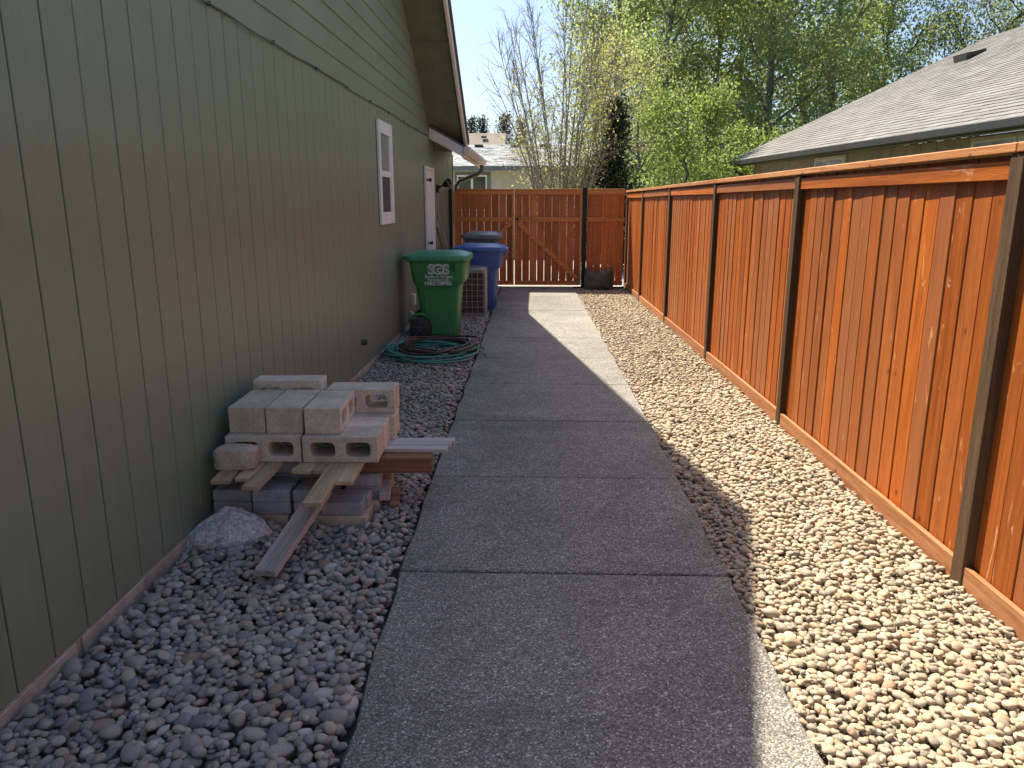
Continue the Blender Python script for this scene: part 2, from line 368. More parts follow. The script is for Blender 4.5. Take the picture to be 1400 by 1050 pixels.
for a, b in zip(JO[:-1], JO[1:]):
    gp = .006 if a < 4 else .0035; ys = np.linspace(a+gp, b-gp, 7)
    jit = lambda y, s: .006*math.sin(y*9.1+s)+.004*math.sin(y*23.7+2*s)
    poly = [(lerp(PL, y)+jit(y, 1), y, -.095) for y in ys]+[(lerp(PR, y)+jit(y, 4), y, -.095) for y in ys[::-1]]
    MB().prism(poly, (0, 0, .095+random.uniform(-.002, .002))).build('slab', M['walk'], walkway, bevel=.006)
pad = struct(MB().box(-1.62, -.72, 11.6, 15.0, -.1, -.006).build('door_landing', M['drive'], bevel=.005))
pad.data.materials[0] = M['walk']

W = -1.67          # face of the house wall
def XF(y): return 1.90-.0125*y     # face of the fence posts
# --- pebbles: dropped one by one on a height grid so that they rest on each other
def ico(sub, seed):
    bm = bmesh.new(); bmesh.ops.create_icosphere(bm, subdivisions=sub, radius=1.0)
    v = np.array([x.co[:] for x in bm.verts]); f = np.array([[q.index for q in p.verts] for p in bm.faces]); bm.free()
    off = Vector((seed*13.7, seed*5.1, seed*2.3)); g = np.random.default_rng(seed)
    pw = g.uniform(.78, 1.05); v = np.sign(v)*np.abs(v)**pw
    d = np.array([1+.22*mnoise.noise(Vector(p)*.9+off)+.09*mnoise.noise(Vector(p)*2.1+off) for p in v]); return v*d[:, None], f
ICO_FAR = [ico(1, i) for i in range(12)]; ICO_LO = [ico(2, i) for i in range(12)]; ICO_HI = [ico(3, i) for i in range(12)]
HI_MESH = []
for i, (v, f) in enumerate(ICO_HI):
    me = bpy.data.meshes.new('pebble'); me.from_pydata(v.tolist(), [], f.tolist()); me.materials.append(M['pebble'])
    me.polygons.foreach_set('use_smooth', [True]*len(f)); HI_MESH.append(me)
    me = me.copy(); me.materials.clear(); me.materials.append(M['pebble_grey']); HI_MESH.append(me)
def rotm(rx, ry, rz): return np.array(Euler((rx, ry, rz)).to_matrix())
def pebble_bed(name, xl, xr, y0, y1, dens, holes, seed, rise, mean, mat):
    g = np.random.default_rng(seed); x0, x1 = -2.0, 2.2; res = .007
    nx, ny = int((x1-x0)/res), int((y1-y0+.3)/res)+1
    H = np.full((nx, ny), -.075, dtype=np.float32); items = []
    N = int(dens*(y1-y0)*1.03)
    ys = g.uniform(y0, y1, N*5); cand = g.uniform(0, 1, N*5)
    L = np.clip(g.lognormal(math.log(mean), .34, N), .010, .046)
    L = L[np.argsort(-L*g.uniform(.7, 1.3, N))]
    for i in range(N):
        a = L[i]; b = a*g.uniform(.62, .95); c = a*g.uniform(.38, .68); rz = g.uniform(0, math.pi)
        rr = (a+b)/2; m = int(rr/res)+1
        if m < 1: m = 1
        q = np.arange(-m, m+1)*res; X, Y = np.meshgrid(q, q, indexing='ij')
        u = X*math.cos(rz)+Y*math.sin(rz); vv = -X*math.sin(rz)+Y*math.cos(rz)
        rad = 1-(u/a)**2-(vv/b)**2; ins = rad > 0; hgt = c*np.sqrt(np.clip(rad, 0, 1))
        best = None
        for t in range(5 if i > N*.4 else 2):
            y = ys[(i*5+t)]; xa, xb = xl(y)+rr*.85, xr(y)-rr*.85; x = xa+(xb-xa)*cand[i*5+t]
            if any(hx0-rr*.7 < x < hx1+rr*.7 and hy0-rr*.7 < y < hy1+rr*.7 for hx0, hx1, hy0, hy1 in holes): continue
            ci, cj = int((x-x0)/res), int((y-y0+.15)/res)
            if ci-m < 0 or cj-m < 0 or cj+m+1 > ny: continue
            P = H[ci-m:ci+m+1, cj-m:cj+m+1]
            if P.shape != ins.shape: continue
            val = (P+hgt*.8)[ins]; zc = float(np.partition(val, int(len(val)*.74))[int(len(val)*.74)])
            if best is None or zc < best[0]: best = (zc, x, y, ci, cj, P)
        if best is None: continue
        zc, x, y, ci, cj, P = best
        lim = rise(x, y)
        if zc+c*.55 > lim+.022: continue
        gx = float((P[-1, :].mean()-P[0, :].mean())/(2*m*res)); gy = float((P[:, -1].mean()-P[:, 0].mean())/(2*m*res))
        np.maximum(P, np.where(ins, zc+hgt, -9), out=P)
        items.append((x, y, zc, a, b, c, rz, np.clip(gy*.5, -.5, .5)+g.normal(0, .13), np.clip(-gx*.5, -.5, .5)+g.normal(0, .13), ci, cj))
    def shows(it):
        x, y, zc, a, b, c, rz, _, _, ci, cj = it; m = int((a+b)/2/res)+1
        q = np.arange(-m, m+1)*res; X, Y = np.meshgrid(q, q, indexing='ij'); u = X*math.cos(rz)+Y*math.sin(rz); vv = -X*math.sin(rz)+Y*math.cos(rz)
        rad = 1-(u/a)**2-(vv/b)**2; P = H[ci-m:ci+m+1, cj-m:cj+m+1]; ins = rad > 0
        return (P <= zc+c*np.sqrt(np.clip(rad, 0, 1))+.002)[ins].mean() > .17
    keep = [it for it in items if shows(it)]
    bed = struct(MB().add([(xl(y), y, -.085) for y in np.linspace(y0, y1, 12)]+[(xr(y), y, -.085) for y in np.linspace(y1, y0, 12)], [tuple(range(24))]).build(name, M['dirt']))
    # the ones that show largest: on top and near the camera
    vis = [(it[3]/math.hypot(it[0], it[1], 1.6), j) for j, it in enumerate(keep) if it[1] > 1.98 and abs(it[0]) < .66*it[1]+.3 and H[it[9], it[10]] < it[2]+it[5]+.004]
    top = set(j for _, j in sorted(vis, reverse=True)[:300])
    V, Fc, n = [], [], 0
    for j, (x, y, z, a, b, c, rz, tx, ty, ci, cj) in enumerate(keep):
        var = int(g.integers(12))
        if j in top:
            o = bpy.data.objects.new('pebble', HI_MESH[2*var+(mat is M['pebble_grey'])]); col.objects.link(o); o.parent = bed
            o.location = (x, y, z); o.rotation_euler = (tx, ty, rz); o.scale = (a, b, c); continue
        v, f = (ICO_HI if (y < 2.6 and H[ci, cj] < z+c+.004) else ICO_LO if y < 6.8 else ICO_FAR)[var]
        vv = (v*np.array([a, b, c])) @ rotm(tx, ty, rz).T + np.array([x, y, z])
        V.append(vv); Fc.append(f+n); n += len(v)
    V = np.concatenate(V); Fc = np.concatenate(Fc)
    me = bpy.data.meshes.new('pebbles'); me.vertices.add(len(V)); me.vertices.foreach_set('co', V.astype(np.float32).ravel())
    me.loops.add(len(Fc)*3); me.loops.foreach_set('vertex_index', Fc.astype(np.int32).ravel())
    me.polygons.add(len(Fc)); me.polygons.foreach_set('loop_start', np.arange(len(Fc), dtype=np.int32)*3)
    me.polygons.foreach_set('use_smooth', np.ones(len(Fc), dtype=bool)); me.update(calc_edges=True); me.validate()
    o = obj('pebbles', me, mat); o.parent = bed; stuff(o)
    import sys; sys.stderr.write('%s %d %d %d\n' % (name, len(items), len(keep), len(Fc))); return bed
HOLES_L = [(-1.66, -.86, 3.58, 4.05), (-1.46, -.98, 9.06, 9.5), (-1.4, -.7, 10.8, 11.6), (-1.66, -.72, 11.55, 15.1)]
pebble_bed('left_pebble_bed', lambda y: W+.01, lambda y: lerp(PL, y)-.004, .9, 11.7, 1500, HOLES_L, 3, lambda x, y: .012*math.sin(x*5+y*1.7)+.008*math.sin(y*4.1)-.008*max(0, 1-abs(x-lerp(PL, y))/.12), .0225, M['pebble_grey'])
pebble_bed('right_pebble_bed', lambda y: lerp(PR, y)+.004, lambda y: XF(y)+.012, .9, 14.9, 2050, [(.92, 1.44, 14.62, 14.95)], 5, lambda x, y: .014*math.sin(x*4+y*1.3)+.008*math.sin(y*3.3)-.008*max(0, 1-abs(x-lerp(PR, y))/.12), .0172, M['pebble'])

# ------------------------------------------------------------------ the green house on the left
house = thing('house', (W-.2, 7, 0), 'olive green house with vertical board siding and a gable over the path', 'house')
Y_END, Y_BEG = 15.4, -.35
APEX, ZS, MF, MN = 7.1, 5.79, .604, .49        # ridge position, soffit height there, far and near roof slopes
def soff(y): return ZS-MF*(y-APEX) if y > APEX else ZS-MN*(APEX-y)
Y_LOW = APEX+(ZS-2.57)/MF
wall = MB().box(W-.15, W-.012, Y_BEG, Y_END, .05, 2.575).build('wall', M['back'], house)
me_cache = {}
y = 2.515-.1985*14; i = 0
DOOR = (11.62, 12.5, 2.13); WIN = (8.17, 8.92, 1.37, 2.44)
while y < Y_END-.02:
    yb = min(y+.1985, Y_END)-.0075
    segs = [(.05, 2.574)]
    if y < DOOR[1] and yb > DOOR[0]: segs = [(DOOR[2], 2.574)]
    for z0, z1 in segs:
        key = (round(yb-y, 3), z0)
        if key not in me_cache: me_cache[key] = MB().box(0, .012, 0, yb-y, z0, z1).mesh('siding_board', bevel=.0025)
        o = obj('siding_board', me_cache[key], M['green'], None, (W-.012+random.uniform(-.0008, .0008), y, 0)); par(o, wall)
    y += .1985
MB().prism([(W-.15, Y_BEG-.02, 2.6), (W-.15, Y_END-3.2, 2.6), (W-.15, APEX, ZS+.05)], (.13, 0, 0)).build('gable_wall', M['back'], house)
gw = [o for o in house.children if o.name.startswith('gable_wall')][0]
z = 2.578; kx = 0
while z < ZS-.05:
    z1 = min(z+.178, ZS-.01)
    def yr(zz): return (APEX-(ZS-zz)/MN, APEX+(ZS-zz)/MF)
    (a0, b0), (a1, b1) = yr(z), yr(z1)
    pr, th = .011, .003                       # thick lower edge, thin upper edge: each board laps over the one below
    vs = [(W-.012, a0, z), (W-.012, b0, z), (W-.012, b1, z1), (W-.012, a1, z1), (W-.012+pr, a0, z), (W-.012+pr, b0, z), (W-.012+th, b1, z1), (W-.012+th, a1, z1)]
    MB().add(vs, [(0, 1, 2, 3), (7, 6, 5, 4), (0, 4, 5, 1), (1, 5, 6, 2), (2, 6, 7, 3), (3, 7, 4, 0)]).build('lap_board', M['green'], gw)
    z = z1+.0015
# cable stapled along the joint between the two sidings
cb = [(W+.014+.004*math.sin(t*3.1), t, 2.572+.006*math.sin(t*2.3)+.004*math.sin(t*7.7)) for t in np.arange(1.0, 12.2, .12)]
cab = MB().tube(cb, .0055, 6).build('cable', M['green_dark'], house, smooth=True)
for t in np.arange(2.2, 12, .95): MB().box(W+.004, W+.023, t, t+.012, 2.562, 2.584).build('cable_clip', M['downspout'], cab)
# foundation, with its steps
fo = MB().box(W-.15, W-.004, Y_BEG, Y_END-.01, -.1, .046).build('foundation', M['foundation'], house)
for y0, y1 in ((.4, 2.42), (2.46, 4.6), (4.64, 6.42), (6.62, 8.2), (8.24, 10.9)):
    MB().box(W-.003, W+.006, y0, y1, -.09, .041).build('foundation_board', M['foundation'], fo, bevel=.003)
# roof
roof = thing('roof', (0, 0, 0), '', ''); del roof['label'], roof['category']; roof.parent = house; roof.location = Vector((0, 0, 0))-house.location
XO, XI = -1.10, -1.165
def slope_slab(name, mat, x0, x1, y0, y1, lo, hi, parent, **kw):
    f = lambda yy: soff(yy)
    return MB().prism([(x0, y0, f(y0)+lo), (x0, y1, f(y1)+lo), (x0, y1, f(y1)+hi), (x0, y0, f(y0)+hi)], (x1-x0, 0, 0)).build(name, mat, parent, **kw)
YE = 12.72
def rpar(o): o.parent = roof; o.matrix_parent_inverse = Matrix.Identity(4); return o
yb = YE
while yb > -.3:
    ya = max(yb-1.02, -.5)
    if ya < APEX < yb: ya = APEX
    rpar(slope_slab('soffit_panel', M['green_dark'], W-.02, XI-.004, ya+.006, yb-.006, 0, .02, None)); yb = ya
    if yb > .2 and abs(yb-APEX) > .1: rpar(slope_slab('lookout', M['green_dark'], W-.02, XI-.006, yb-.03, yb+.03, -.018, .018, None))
for y0, y1 in ((-.5, APEX), (APEX, YE)):
    rpar(slope_slab('rake_board', M['fascia'], XI, XI+.038, y0, y1, -.06, .14, None, bevel=.003))
    rpar(slope_slab('roof_deck', M['shingle_dark'], -8, XO, y0, y1+(.02 if y1 == YE else 0), .142, .185, None))
    rpar(slope_slab('drip_edge', M['shingle_dark'], XO-.022, XO-.004, y0, y1, .1, .141, None))
# lower roof past the gable: eave along the path with a gutter
EY0, EY1 = 12.12, 15.9
def eave(name, mat, pts, y0, y1, **kw): return rpar(MB().prism([(x, y0, z) for x, z in pts], (0, y1-y0, 0)).build(name, mat, None, **kw))
SL = .55; zt = lambda x: 2.44-SL*(x-XI)
eave('end_fascia', M['fascia'], [(W+.004, zt(W)-.165), (XI+.03, zt(XI+.03)-.15), (XI+.03, zt(XI+.03)), (W+.004, zt(W))], EY0, EY0+.03, bevel=.003)
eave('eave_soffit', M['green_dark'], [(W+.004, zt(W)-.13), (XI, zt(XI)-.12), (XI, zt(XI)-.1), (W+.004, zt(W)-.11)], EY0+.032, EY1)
eave('eave_fascia', M['fascia'], [(XI, 2.27), (XI+.03, 2.27), (XI+.03, 2.42), (XI, 2.42)], EY0+.032, EY1)
eave('eave_deck', M['shingle_dark'], [(-5, zt(-5)+.005), (XI+.06, zt(XI+.06)+.005), (XI+.06, zt(XI+.06)+.035), (-5, zt(-5)+.035)], EY0+.0, EY1)
gut = eave('gutter', M['gutter'], [(XI+.034, 2.315), (XI+.085, 2.315), (XI+.1, 2.345), (XI+.125, 2.375), (XI+.125, 2.425), (XI+.118, 2.425), (XI+.118, 2.38), (XI+.092, 2.35), (XI+.08, 2.323), (XI+.04, 2.323), (XI+.04, 2.425), (XI+.034, 2.425)], EY0-.02, EY1+.05)
eave('gutter_end_cap', M['gutter'], [(XI+.034, 2.313), (XI+.087, 2.313), (XI+.102, 2.345), (XI+.128, 2.375), (XI+.128, 2.428), (XI+.034, 2.428)], EY0-.026, EY0-.0205)
eave('gutter_end_cap', M['gutter'], [(XI+.034, 2.313), (XI+.087, 2.313), (XI+.102, 2.345), (XI+.128, 2.375), (XI+.128, 2.428), (XI+.034, 2.428)], EY1+.0505, EY1+.056)
px_ = XI+.062
path = [(px_, 15.5, 2.31), (px_, 15.5, 2.25), (px_-.02, 15.48, 2.19), (px_-.09, 15.47, 2.14), (px_-.3, 15.46, 2.06), (px_-.44, 15.45, 2.0), (W+.06, 15.45, 1.93), (W+.05, 15.45, 1.8), (W+.05, 15.45, .1)]
ds = MB().tube(path, .042, 10).build('downspout', M['downspout'], house, smooth=True)
MB().box(-6, W-.16, Y_END-.1, Y_END, .05, 2.55).build('rear_wall', M['green'], house)
MB().box(W-.012, W+.012, Y_END-.0, Y_END+.02, .05, 2.5).build('corner_board', M['green'], house)
# window
wn = MB().box(W-.01, W+.004, WIN[0]+.05, WIN[1]-.05, WIN[2]+.05, WIN[3]-.05).build('window', M['white'], house)
def wpart(name, mat, x0, x1, y0, y1, z0, z1, bev=.003): return MB().box(x0, x1, y0, y1, z0, z1).build(name, mat, wn, bevel=bev)
wpart('casing', M['white'], W+.0045, W+.03, WIN[0], WIN[0]+.09, WIN[2]+.0, WIN[3])
wpart('casing', M['white'], W+.0045, W+.03, WIN[1]-.09, WIN[1], WIN[2]+.0, WIN[3])
wpart('casing', M['white'], W+.0045, W+.029, WIN[0]+.091, WIN[1]-.091, WIN[3]-.13, WIN[3])
wpart('casing', M['white'], W+.0045, W+.029, WIN[0]+.091, WIN[1]-.091, WIN[2], WIN[2]+.13)
zm = (WIN[2]+WIN[3])/2
wpart('sash_rail', M['white'], W+.0045, W+.022, WIN[0]+.091, WIN[1]-.091, zm-.035, zm+.03)
for a, b in ((WIN[0]+.091, WIN[0]+.125), (WIN[1]-.125, WIN[1]-.091)):
    wpart('sash_stile', M['white'], W+.0045, W+.016, a, b, zm+.031, WIN[3]-.131); wpart('sash_stile', M['white'], W+.0045, W+.018, a, b, WIN[2]+.131, zm-.036)
wpart('pane', M['frost'], W+.0045, W+.008, WIN[0]+.126, WIN[1]-.126, zm+.031, WIN[3]-.131, 0)
wpart('pane', M['screen'], W+.0045, W+.007, WIN[0]+.126, WIN[1]-.126, WIN[2]+.131, zm-.036, 0)
# door
dr = MB().box(W-.011, W-.001, DOOR[0]+.04, DOOR[1]-.04, .06, DOOR[2]-.05).build('door', M['white'], house, bevel=.003)
for z0, z1 in ((.25, .85), (1.0, 1.9)):
    MB().box(W-.0005, W+.004, DOOR[0]+.17, DOOR[1]-.17, z0, z1).build('door_panel', M['white'], dr, bevel=.006)
for a, b in ((DOOR[0]-.005, DOOR[0]+.038), (DOOR[1]-.038, DOOR[1]+.005)):
    MB().box(W-.1, W+.022, a, b, .05, DOOR[2]).build('jamb', M['white'], dr, bevel=.003)
MB().box(W-.1, W+.021, DOOR[0]+.0385, DOOR[1]-.0385, DOOR[2]-.045, DOOR[2]-.002).build('head_jamb', M['white'], dr, bevel=.003)
MB().box(W-.1, W+.03, DOOR[0], DOOR[1], .0, .055).build('threshold', M['steel'], dr)
for zz in (1.93, 1.0):
    MB().lathe([(.03, 0), (.032, .012), (.014, .016), (.014, .04), (.028, .05), (.03, .07), (.015, .082)], (W, DOOR[0]+.14, zz), 'x', 14).build('knob', M['black'], dr, smooth=True)
# pipe stub and outlet low on the siding
MB().lathe([(.03, 0), (.03, .05), (.024, .052)], (W, 7.13, .3), 'x', 14).build('pipe_stub', M['downspout'], house, smooth=False)
MB().box(W+.0, W+.06, 9.98, 10.1, .28, .42).build('outlet_box', M['white'], house, bevel=.006)
MB().tube([(W+.05, 9.9, .05), (W+.05, 9.9, .12), (W+.04, 9.9, .17), (W, 9.9, .2)], .025, 10).build('vent_pipe', M['white'], house, smooth=True)
MB().box(W, W+.05, 14.75, 14.85, 1.75, 1.9).build('switch_box', M['green'], house, bevel=.005)
# flood light on the wall
fl = thing('flood_light', (W, 12.95, 1.82), 'black twin head flood light mounted on the green wall past the door', 'light')
MB().box(W+.001, W+.035, 12.88, 13.02, 1.76, 1.89).build('back_plate', M['black'], fl, bevel=.008)
for dy, tip in ((-.05, (.17, -.02, .07)), (.07, (.14, .22, .1))):
    p = Vector((W+.03, 12.95+dy, 1.84)); q = p+Vector(tip)*.5; e = p+Vector(tip)
    MB().tube([p, q], .014, 8).build('arm', M['black'], fl, smooth=True)
    MB().tube([q, q.lerp(e, .4), e], [.03, .05, .062], 14).build('lamp_head', M['black'], fl)

# ------------------------------------------------------------------ fence along the right
fence = thing('wood_fence', (XF(6), 6, 0), 'orange stained cedar board fence with dark posts and a flat cap along the pebbles', 'fence')
POSTS = [-1.85, .64, 3.14, 5.62, 8.06, 10.6, 13.08, 15.12]
TOP = 1.79
pm = MB().box(0, .09, -.045, .045, -.1, TOP-.004).mesh('post', bevel=.004)
for yp in POSTS:
    o = obj('post', pm, M['post'], None, (XF(yp), yp, 0)); par(o, fence)
bmesh_board = {}
for y0, y1 in zip(POSTS[:-1], POSTS[1:]):
    a, b = y0+.0455, y1-.0455; nb = round((b-a)/.14); wd = (b-a)/nb
    for i in range(nb):
        ya = a+i*wd; kk = round(wd, 3)
        if kk not in bmesh_board: bmesh_board[kk] = MB().box(0, .018, .0018, wd-.0018, -.02, 1.786).mesh('fence_board', bevel=.003)
        o = obj('fence_board', bmesh_board[kk], M['cedar'], None, (XF(ya)+.034+random.uniform(-.003, .003), ya, 0), (0, random.uniform(-.001, .001), -.0125)); par(o, fence)
    d1, d2 = random.uniform(-.008, .008), random.uniform(-.008, .008)
    X0, X1 = XF(a)+.011, XF(b)+.011
    MB().prism([(X0, a, 1.688+d1), (X0, a, 1.762+d1), (X1, b, 1.762+d2), (X1, b, 1.688+d2)], (.019, 0, 0)).build('rail', M['cedar_y'], fence, bevel=.003)
    MB().prism([(X0-.006, a, -.1), (X0-.006, a, .066), (X1-.006, b, .06), (X1-.006, b, -.1)], (.024, 0, 0)).build('kickboard', M['cedar_kick'], fence, bevel=.003)
    MB().prism([(X0+.03+.032, a, .6), (X0+.062, a, .69), (X1+.062, b, .69), (X1+.062, b, .6)], (.03, 0, 0)).build('back_rail', M['cedar_y'], fence)
for y0, y1 in ((-1.9, 3.14), (3.143, 8.06), (8.063, 13.08), (13.083, 15.17)):
    MB().prism([(XF(y0)-.008, y0, TOP), (XF(y0)-.008, y0, TOP+.038), (XF(y1)-.008, y1, TOP+.038), (XF(y1)-.008, y1, TOP)], (.14, 0, 0)).build('cap_board', M['cedar_cap'], fence, bevel=.004)

# ------------------------------------------------------------------ gate leaves and the short fixed panel
GY = 14.99
def leaf_gate(name, x0, x1, label, brace, cat, grp=None, zb=.028):
    g = thing(name, ((x0+x1)/2, GY, zb), label, cat, grp)
    n = round((x1-x0)/.139); wd = (x1-x0)/n
    for i in range(n):
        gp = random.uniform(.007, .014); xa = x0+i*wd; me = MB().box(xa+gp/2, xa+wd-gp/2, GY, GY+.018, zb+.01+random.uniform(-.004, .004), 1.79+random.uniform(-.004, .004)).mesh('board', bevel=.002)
        ob = obj('board', me, M['cedar_gate_shaded'], g)
    B = lambda nm, xa, xb, za, zb_, t=.036: MB().box(xa, xb, GY-t, GY-.001, za, zb_).build(nm, M['cedar_frame_lit'], g, bevel=.003)
    if brace:
        MB().box(x0, x0+.045, GY-.037, GY-.001, zb, 1.745).build('stile', M['cedar_frame_lit'], g, bevel=.003); MB().box(x1-.045, x1, GY-.037, GY-.001, zb, 1.745).build('stile', M['cedar_frame_lit'], g, bevel=.003)
        xa, xb = x0+.046, x1-.046
    else: xa, xb = x0, x1
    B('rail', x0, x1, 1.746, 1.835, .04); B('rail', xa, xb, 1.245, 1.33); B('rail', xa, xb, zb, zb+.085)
    if brace:
        p, q = ((xa+.02, 1.225), (xb-.03, zb+.13)) if brace > 0 else ((xb-.02, 1.225), (xa+.03, zb+.13))
        MB().bar((p[0], GY-.019, p[1]), (q[0], GY-.019, q[1]), .034, .085, up=(0, 0, 1)).build('brace', M['cedar_frame_lit'], g, bevel=.003)
    MB().box(x0, x1, GY-.045, GY+.06, 1.8355, 1.855).build('cap_board', M['cedar_frame_lit'], g, bevel=.003)
    return g
gl = leaf_gate('gate_leaf', -1.60, -.455, 'stained cedar gate leaf beside the green house, partly hidden by the bins', -1, 'gate', 'gate leaves')
gr = leaf_gate('gate_leaf', -.44, .85, 'stained cedar gate leaf with diagonal brace running down to the dark post', 1, 'gate', 'gate leaves')
fp = leaf_gate('fence_panel', .95, 1.66, 'short stained cedar fence panel in the corner behind the dark sack', 0, 'fence panel')
MB().box(-.42, -.36, GY-.06, GY-.038, 1.27, 1.31).build('latch', M['black'], gr, bevel=.003)
tag(MB().box(.858, .943, GY-.06, GY+.03, -.1, 1.885).build('gate_post', M['dark_post'], bevel=.004), 'dark square gate post standing between the gate and the corner panel', 'post')
tag(MB().box(W+.013, W+.063, GY-.4, GY-.31, -.1, 1.84).build('gate_post', M['dark_post'], bevel=.004), 'dark narrow gate post fixed against the green house corner', 'post')

# ------------------------------------------------------------------ pile of blocks, pavers and lumber
ROT = YAW
def block_mesh(wd, ht, dp):
    bm = bmesh.new(); edges = []
    def loop(pts):
        vs = [bm.verts.new((x, 0, z)) for x, z in pts]; return [bm.edges.new((vs[i], vs[(i+1) % len(vs)])) for i in range(len(vs))]
    edges += loop([(-wd/2, 0), (wd/2, 0), (wd/2, ht), (-wd/2, ht)])
    hw, hh = wd*.165, ht*.27; r = min(hw, hh)*.62
    for cx in (-wd*.235, wd*.235):
        pts = [(p[0], p[1]) for p in rrect(cx-hw, cx+hw, ht/2-hh, ht/2+hh, 0, r, 4)]; edges += loop(pts)
    bmesh.ops.triangle_fill(bm, use_beauty=True, use_dissolve=False, edges=edges)
    ex = bmesh.ops.extrude_face_region(bm, geom=bm.faces[:])
    bmesh.ops.translate(bm, vec=(0, dp, 0), verts=[g for g in ex['geom'] if isinstance(g, bmesh.types.BMVert)])
    bmesh.ops.recalc_face_normals(bm, faces=bm.faces)
    es = [e for e in bm.edges if len(e.link_faces) == 2 and e.calc_face_angle(0) > 1.2]
    bmesh.ops.bevel(bm, geom=es, offset=.004, segments=1, affect='EDGES', clamp_overlap=True)
    me = bpy.data.meshes.new('concrete_block'); bm.to_mesh(me); bm.free(); return me
BM = block_mesh(.388, .139, .188); BT = block_mesh(.388, .188, .14)
GRP = 'concrete blocks in the pile'
def cblock(me, x, y, z, rz, label):     # x, y: centre of the front face
    o = obj('concrete_block', me, M['block'], None, (x, y, z), (0, 0, ROT+rz)); return tag(o, label, 'concrete block', GRP)
ZB = .2905
cblock(BM, -1.408, 3.70, ZB, 0, 'two hole concrete block behind the small split stone, bottom course of the pile')
cblock(BM, -1.008, 3.702, ZB, .004, 'two hole concrete block at the front of the bottom course, over the bright lath')
cblock(BM, -1.41, 3.895, ZB, 0, 'concrete block of the bottom course hidden behind the split stone block')
cblock(BM, -1.012, 3.897, ZB, -.006, 'concrete block of the bottom course showing only its bare top, under the see-through block')
cblock(BM, -.992, 4.10, ZB, .0, 'concrete block at the back of the bottom course beside the grey planks')
cblock(BM, -1.42, 4.10, ZB, .0, 'concrete block at the back of the bottom course against the wall')
Z2 = ZB+.1395
def side_block(x, y, label, rz=0):
    return cblock(BM, x, y, Z2, math.pi/2+rz, label)
# turned a quarter: their ends face the camera, cores run across; (x, y) is the middle of the face turned to the path
side_block(-1.415, 3.95, 'concrete block end-on in the upper course, next to the green wall', .0)
side_block(-1.218, 3.95, 'concrete block end-on in the upper course, middle of the three', -.008)
side_block(-1.018, 3.945, 'concrete block end-on in the upper course with its cores showing towards the path', .012)
cblock(BT, -1.415, 4.16, Z2, .004, 'tall concrete block standing highest on the pile against the wall')
cblock(BM, -1.0, 4.155, Z2, -.01, 'concrete block on the upper course with stones seen through its core')
# base blocks and pavers
def brick(name, mat, x0, x1, y0, y1, z0, z1, label, cat, grp, rz=0, bev=.006):
    cx, cy = (x0+x1)/2, (y0+y1)/2
    me = MB().box(x0-cx, x1-cx, y0-cy, y1-cy, 0, z1-z0).mesh(name, bevel=bev)
    return tag(obj(name, me, mat, None, (cx, cy, z0), (0, 0, ROT+rz)), label, cat, grp)
for x0, x1, lab in ((-1.255, -.862, 'buff solid concrete block on the pebbles under the right pavers'), (-1.652, -1.268, 'buff solid concrete block on the pebbles behind the granite rock')):
    brick('solid_block', M['base_block'], x0, x1, 3.585, 3.77, -.085, .042, lab, 'concrete block', 'solid base blocks')
    brick('solid_block', M['base_block'], x0+.01, x1+.02, 3.782, 4.03, -.085, .042, lab.replace('block on', 'block at the back on'), 'concrete block', 'solid base blocks')
PG = 'grey paver bricks under the blocks'
for lz in range(2):
    z0 = .0425+lz*.0655
    for xa in (-1.652, -1.452):
        for ya in (3.6, 3.704): brick('paver', M['paver'], xa+random.uniform(0, .004), xa+.195, ya, ya+.1, z0, z0+.065, 'grey paver brick, left stack, %s layer, %s, %s' % (('lower', 'upper')[lz], ('against the wall', 'beside the lengthwise paver')[xa > -1.6], ('front row', 'second row')[ya > 3.65]), 'paver', PG, random.uniform(-.012, .012))
    brick('paver', M['paver'], -1.235, -1.14, 3.6, 3.8, z0, z0+.065, '%s grey paver brick laid lengthwise between the two paver stacks' % ('lower', 'upper')[lz], 'paver', PG, -.06)
for lz in range(3):
    z0 = .0425+lz*.0655
    for xa, wh in ((-1.65, 'against the wall'), (-1.45, 'in the middle'), (-1.25, 'at the path end')): brick('paver', M['paver'], xa, xa+.195, 3.815+.02*lz, 3.91+.02*lz, z0, z0+.065, 'grey paver brick in the back row under the blocks, %s layer, %s' % (('bottom', 'middle', 'top')[lz], wh), 'paver', PG, random.uniform(-.01, .01))
for ya in (3.6, 3.706):
    brick('paver', M['paver'], -1.1, -.885+(.012 if ya > 3.65 else 0), ya, ya+.1, .0425, .1075, 'grey paver brick in the right stack under the bright lath, %s' % ('front one' if ya < 3.65 else 'rear one'), 'paver', PG, random.uniform(-.02, .02))
brick('paver', M['paver'], -1.03, -.84, 3.835, 3.94, .0425, .1075, 'grey paver brick under the brown timber', 'paver', PG)
brick('paver', M['paver'], -1.03, -.84, 3.835, 3.94, .108, .1765, 'grey paver brick directly carrying the brown timber', 'paver', PG)
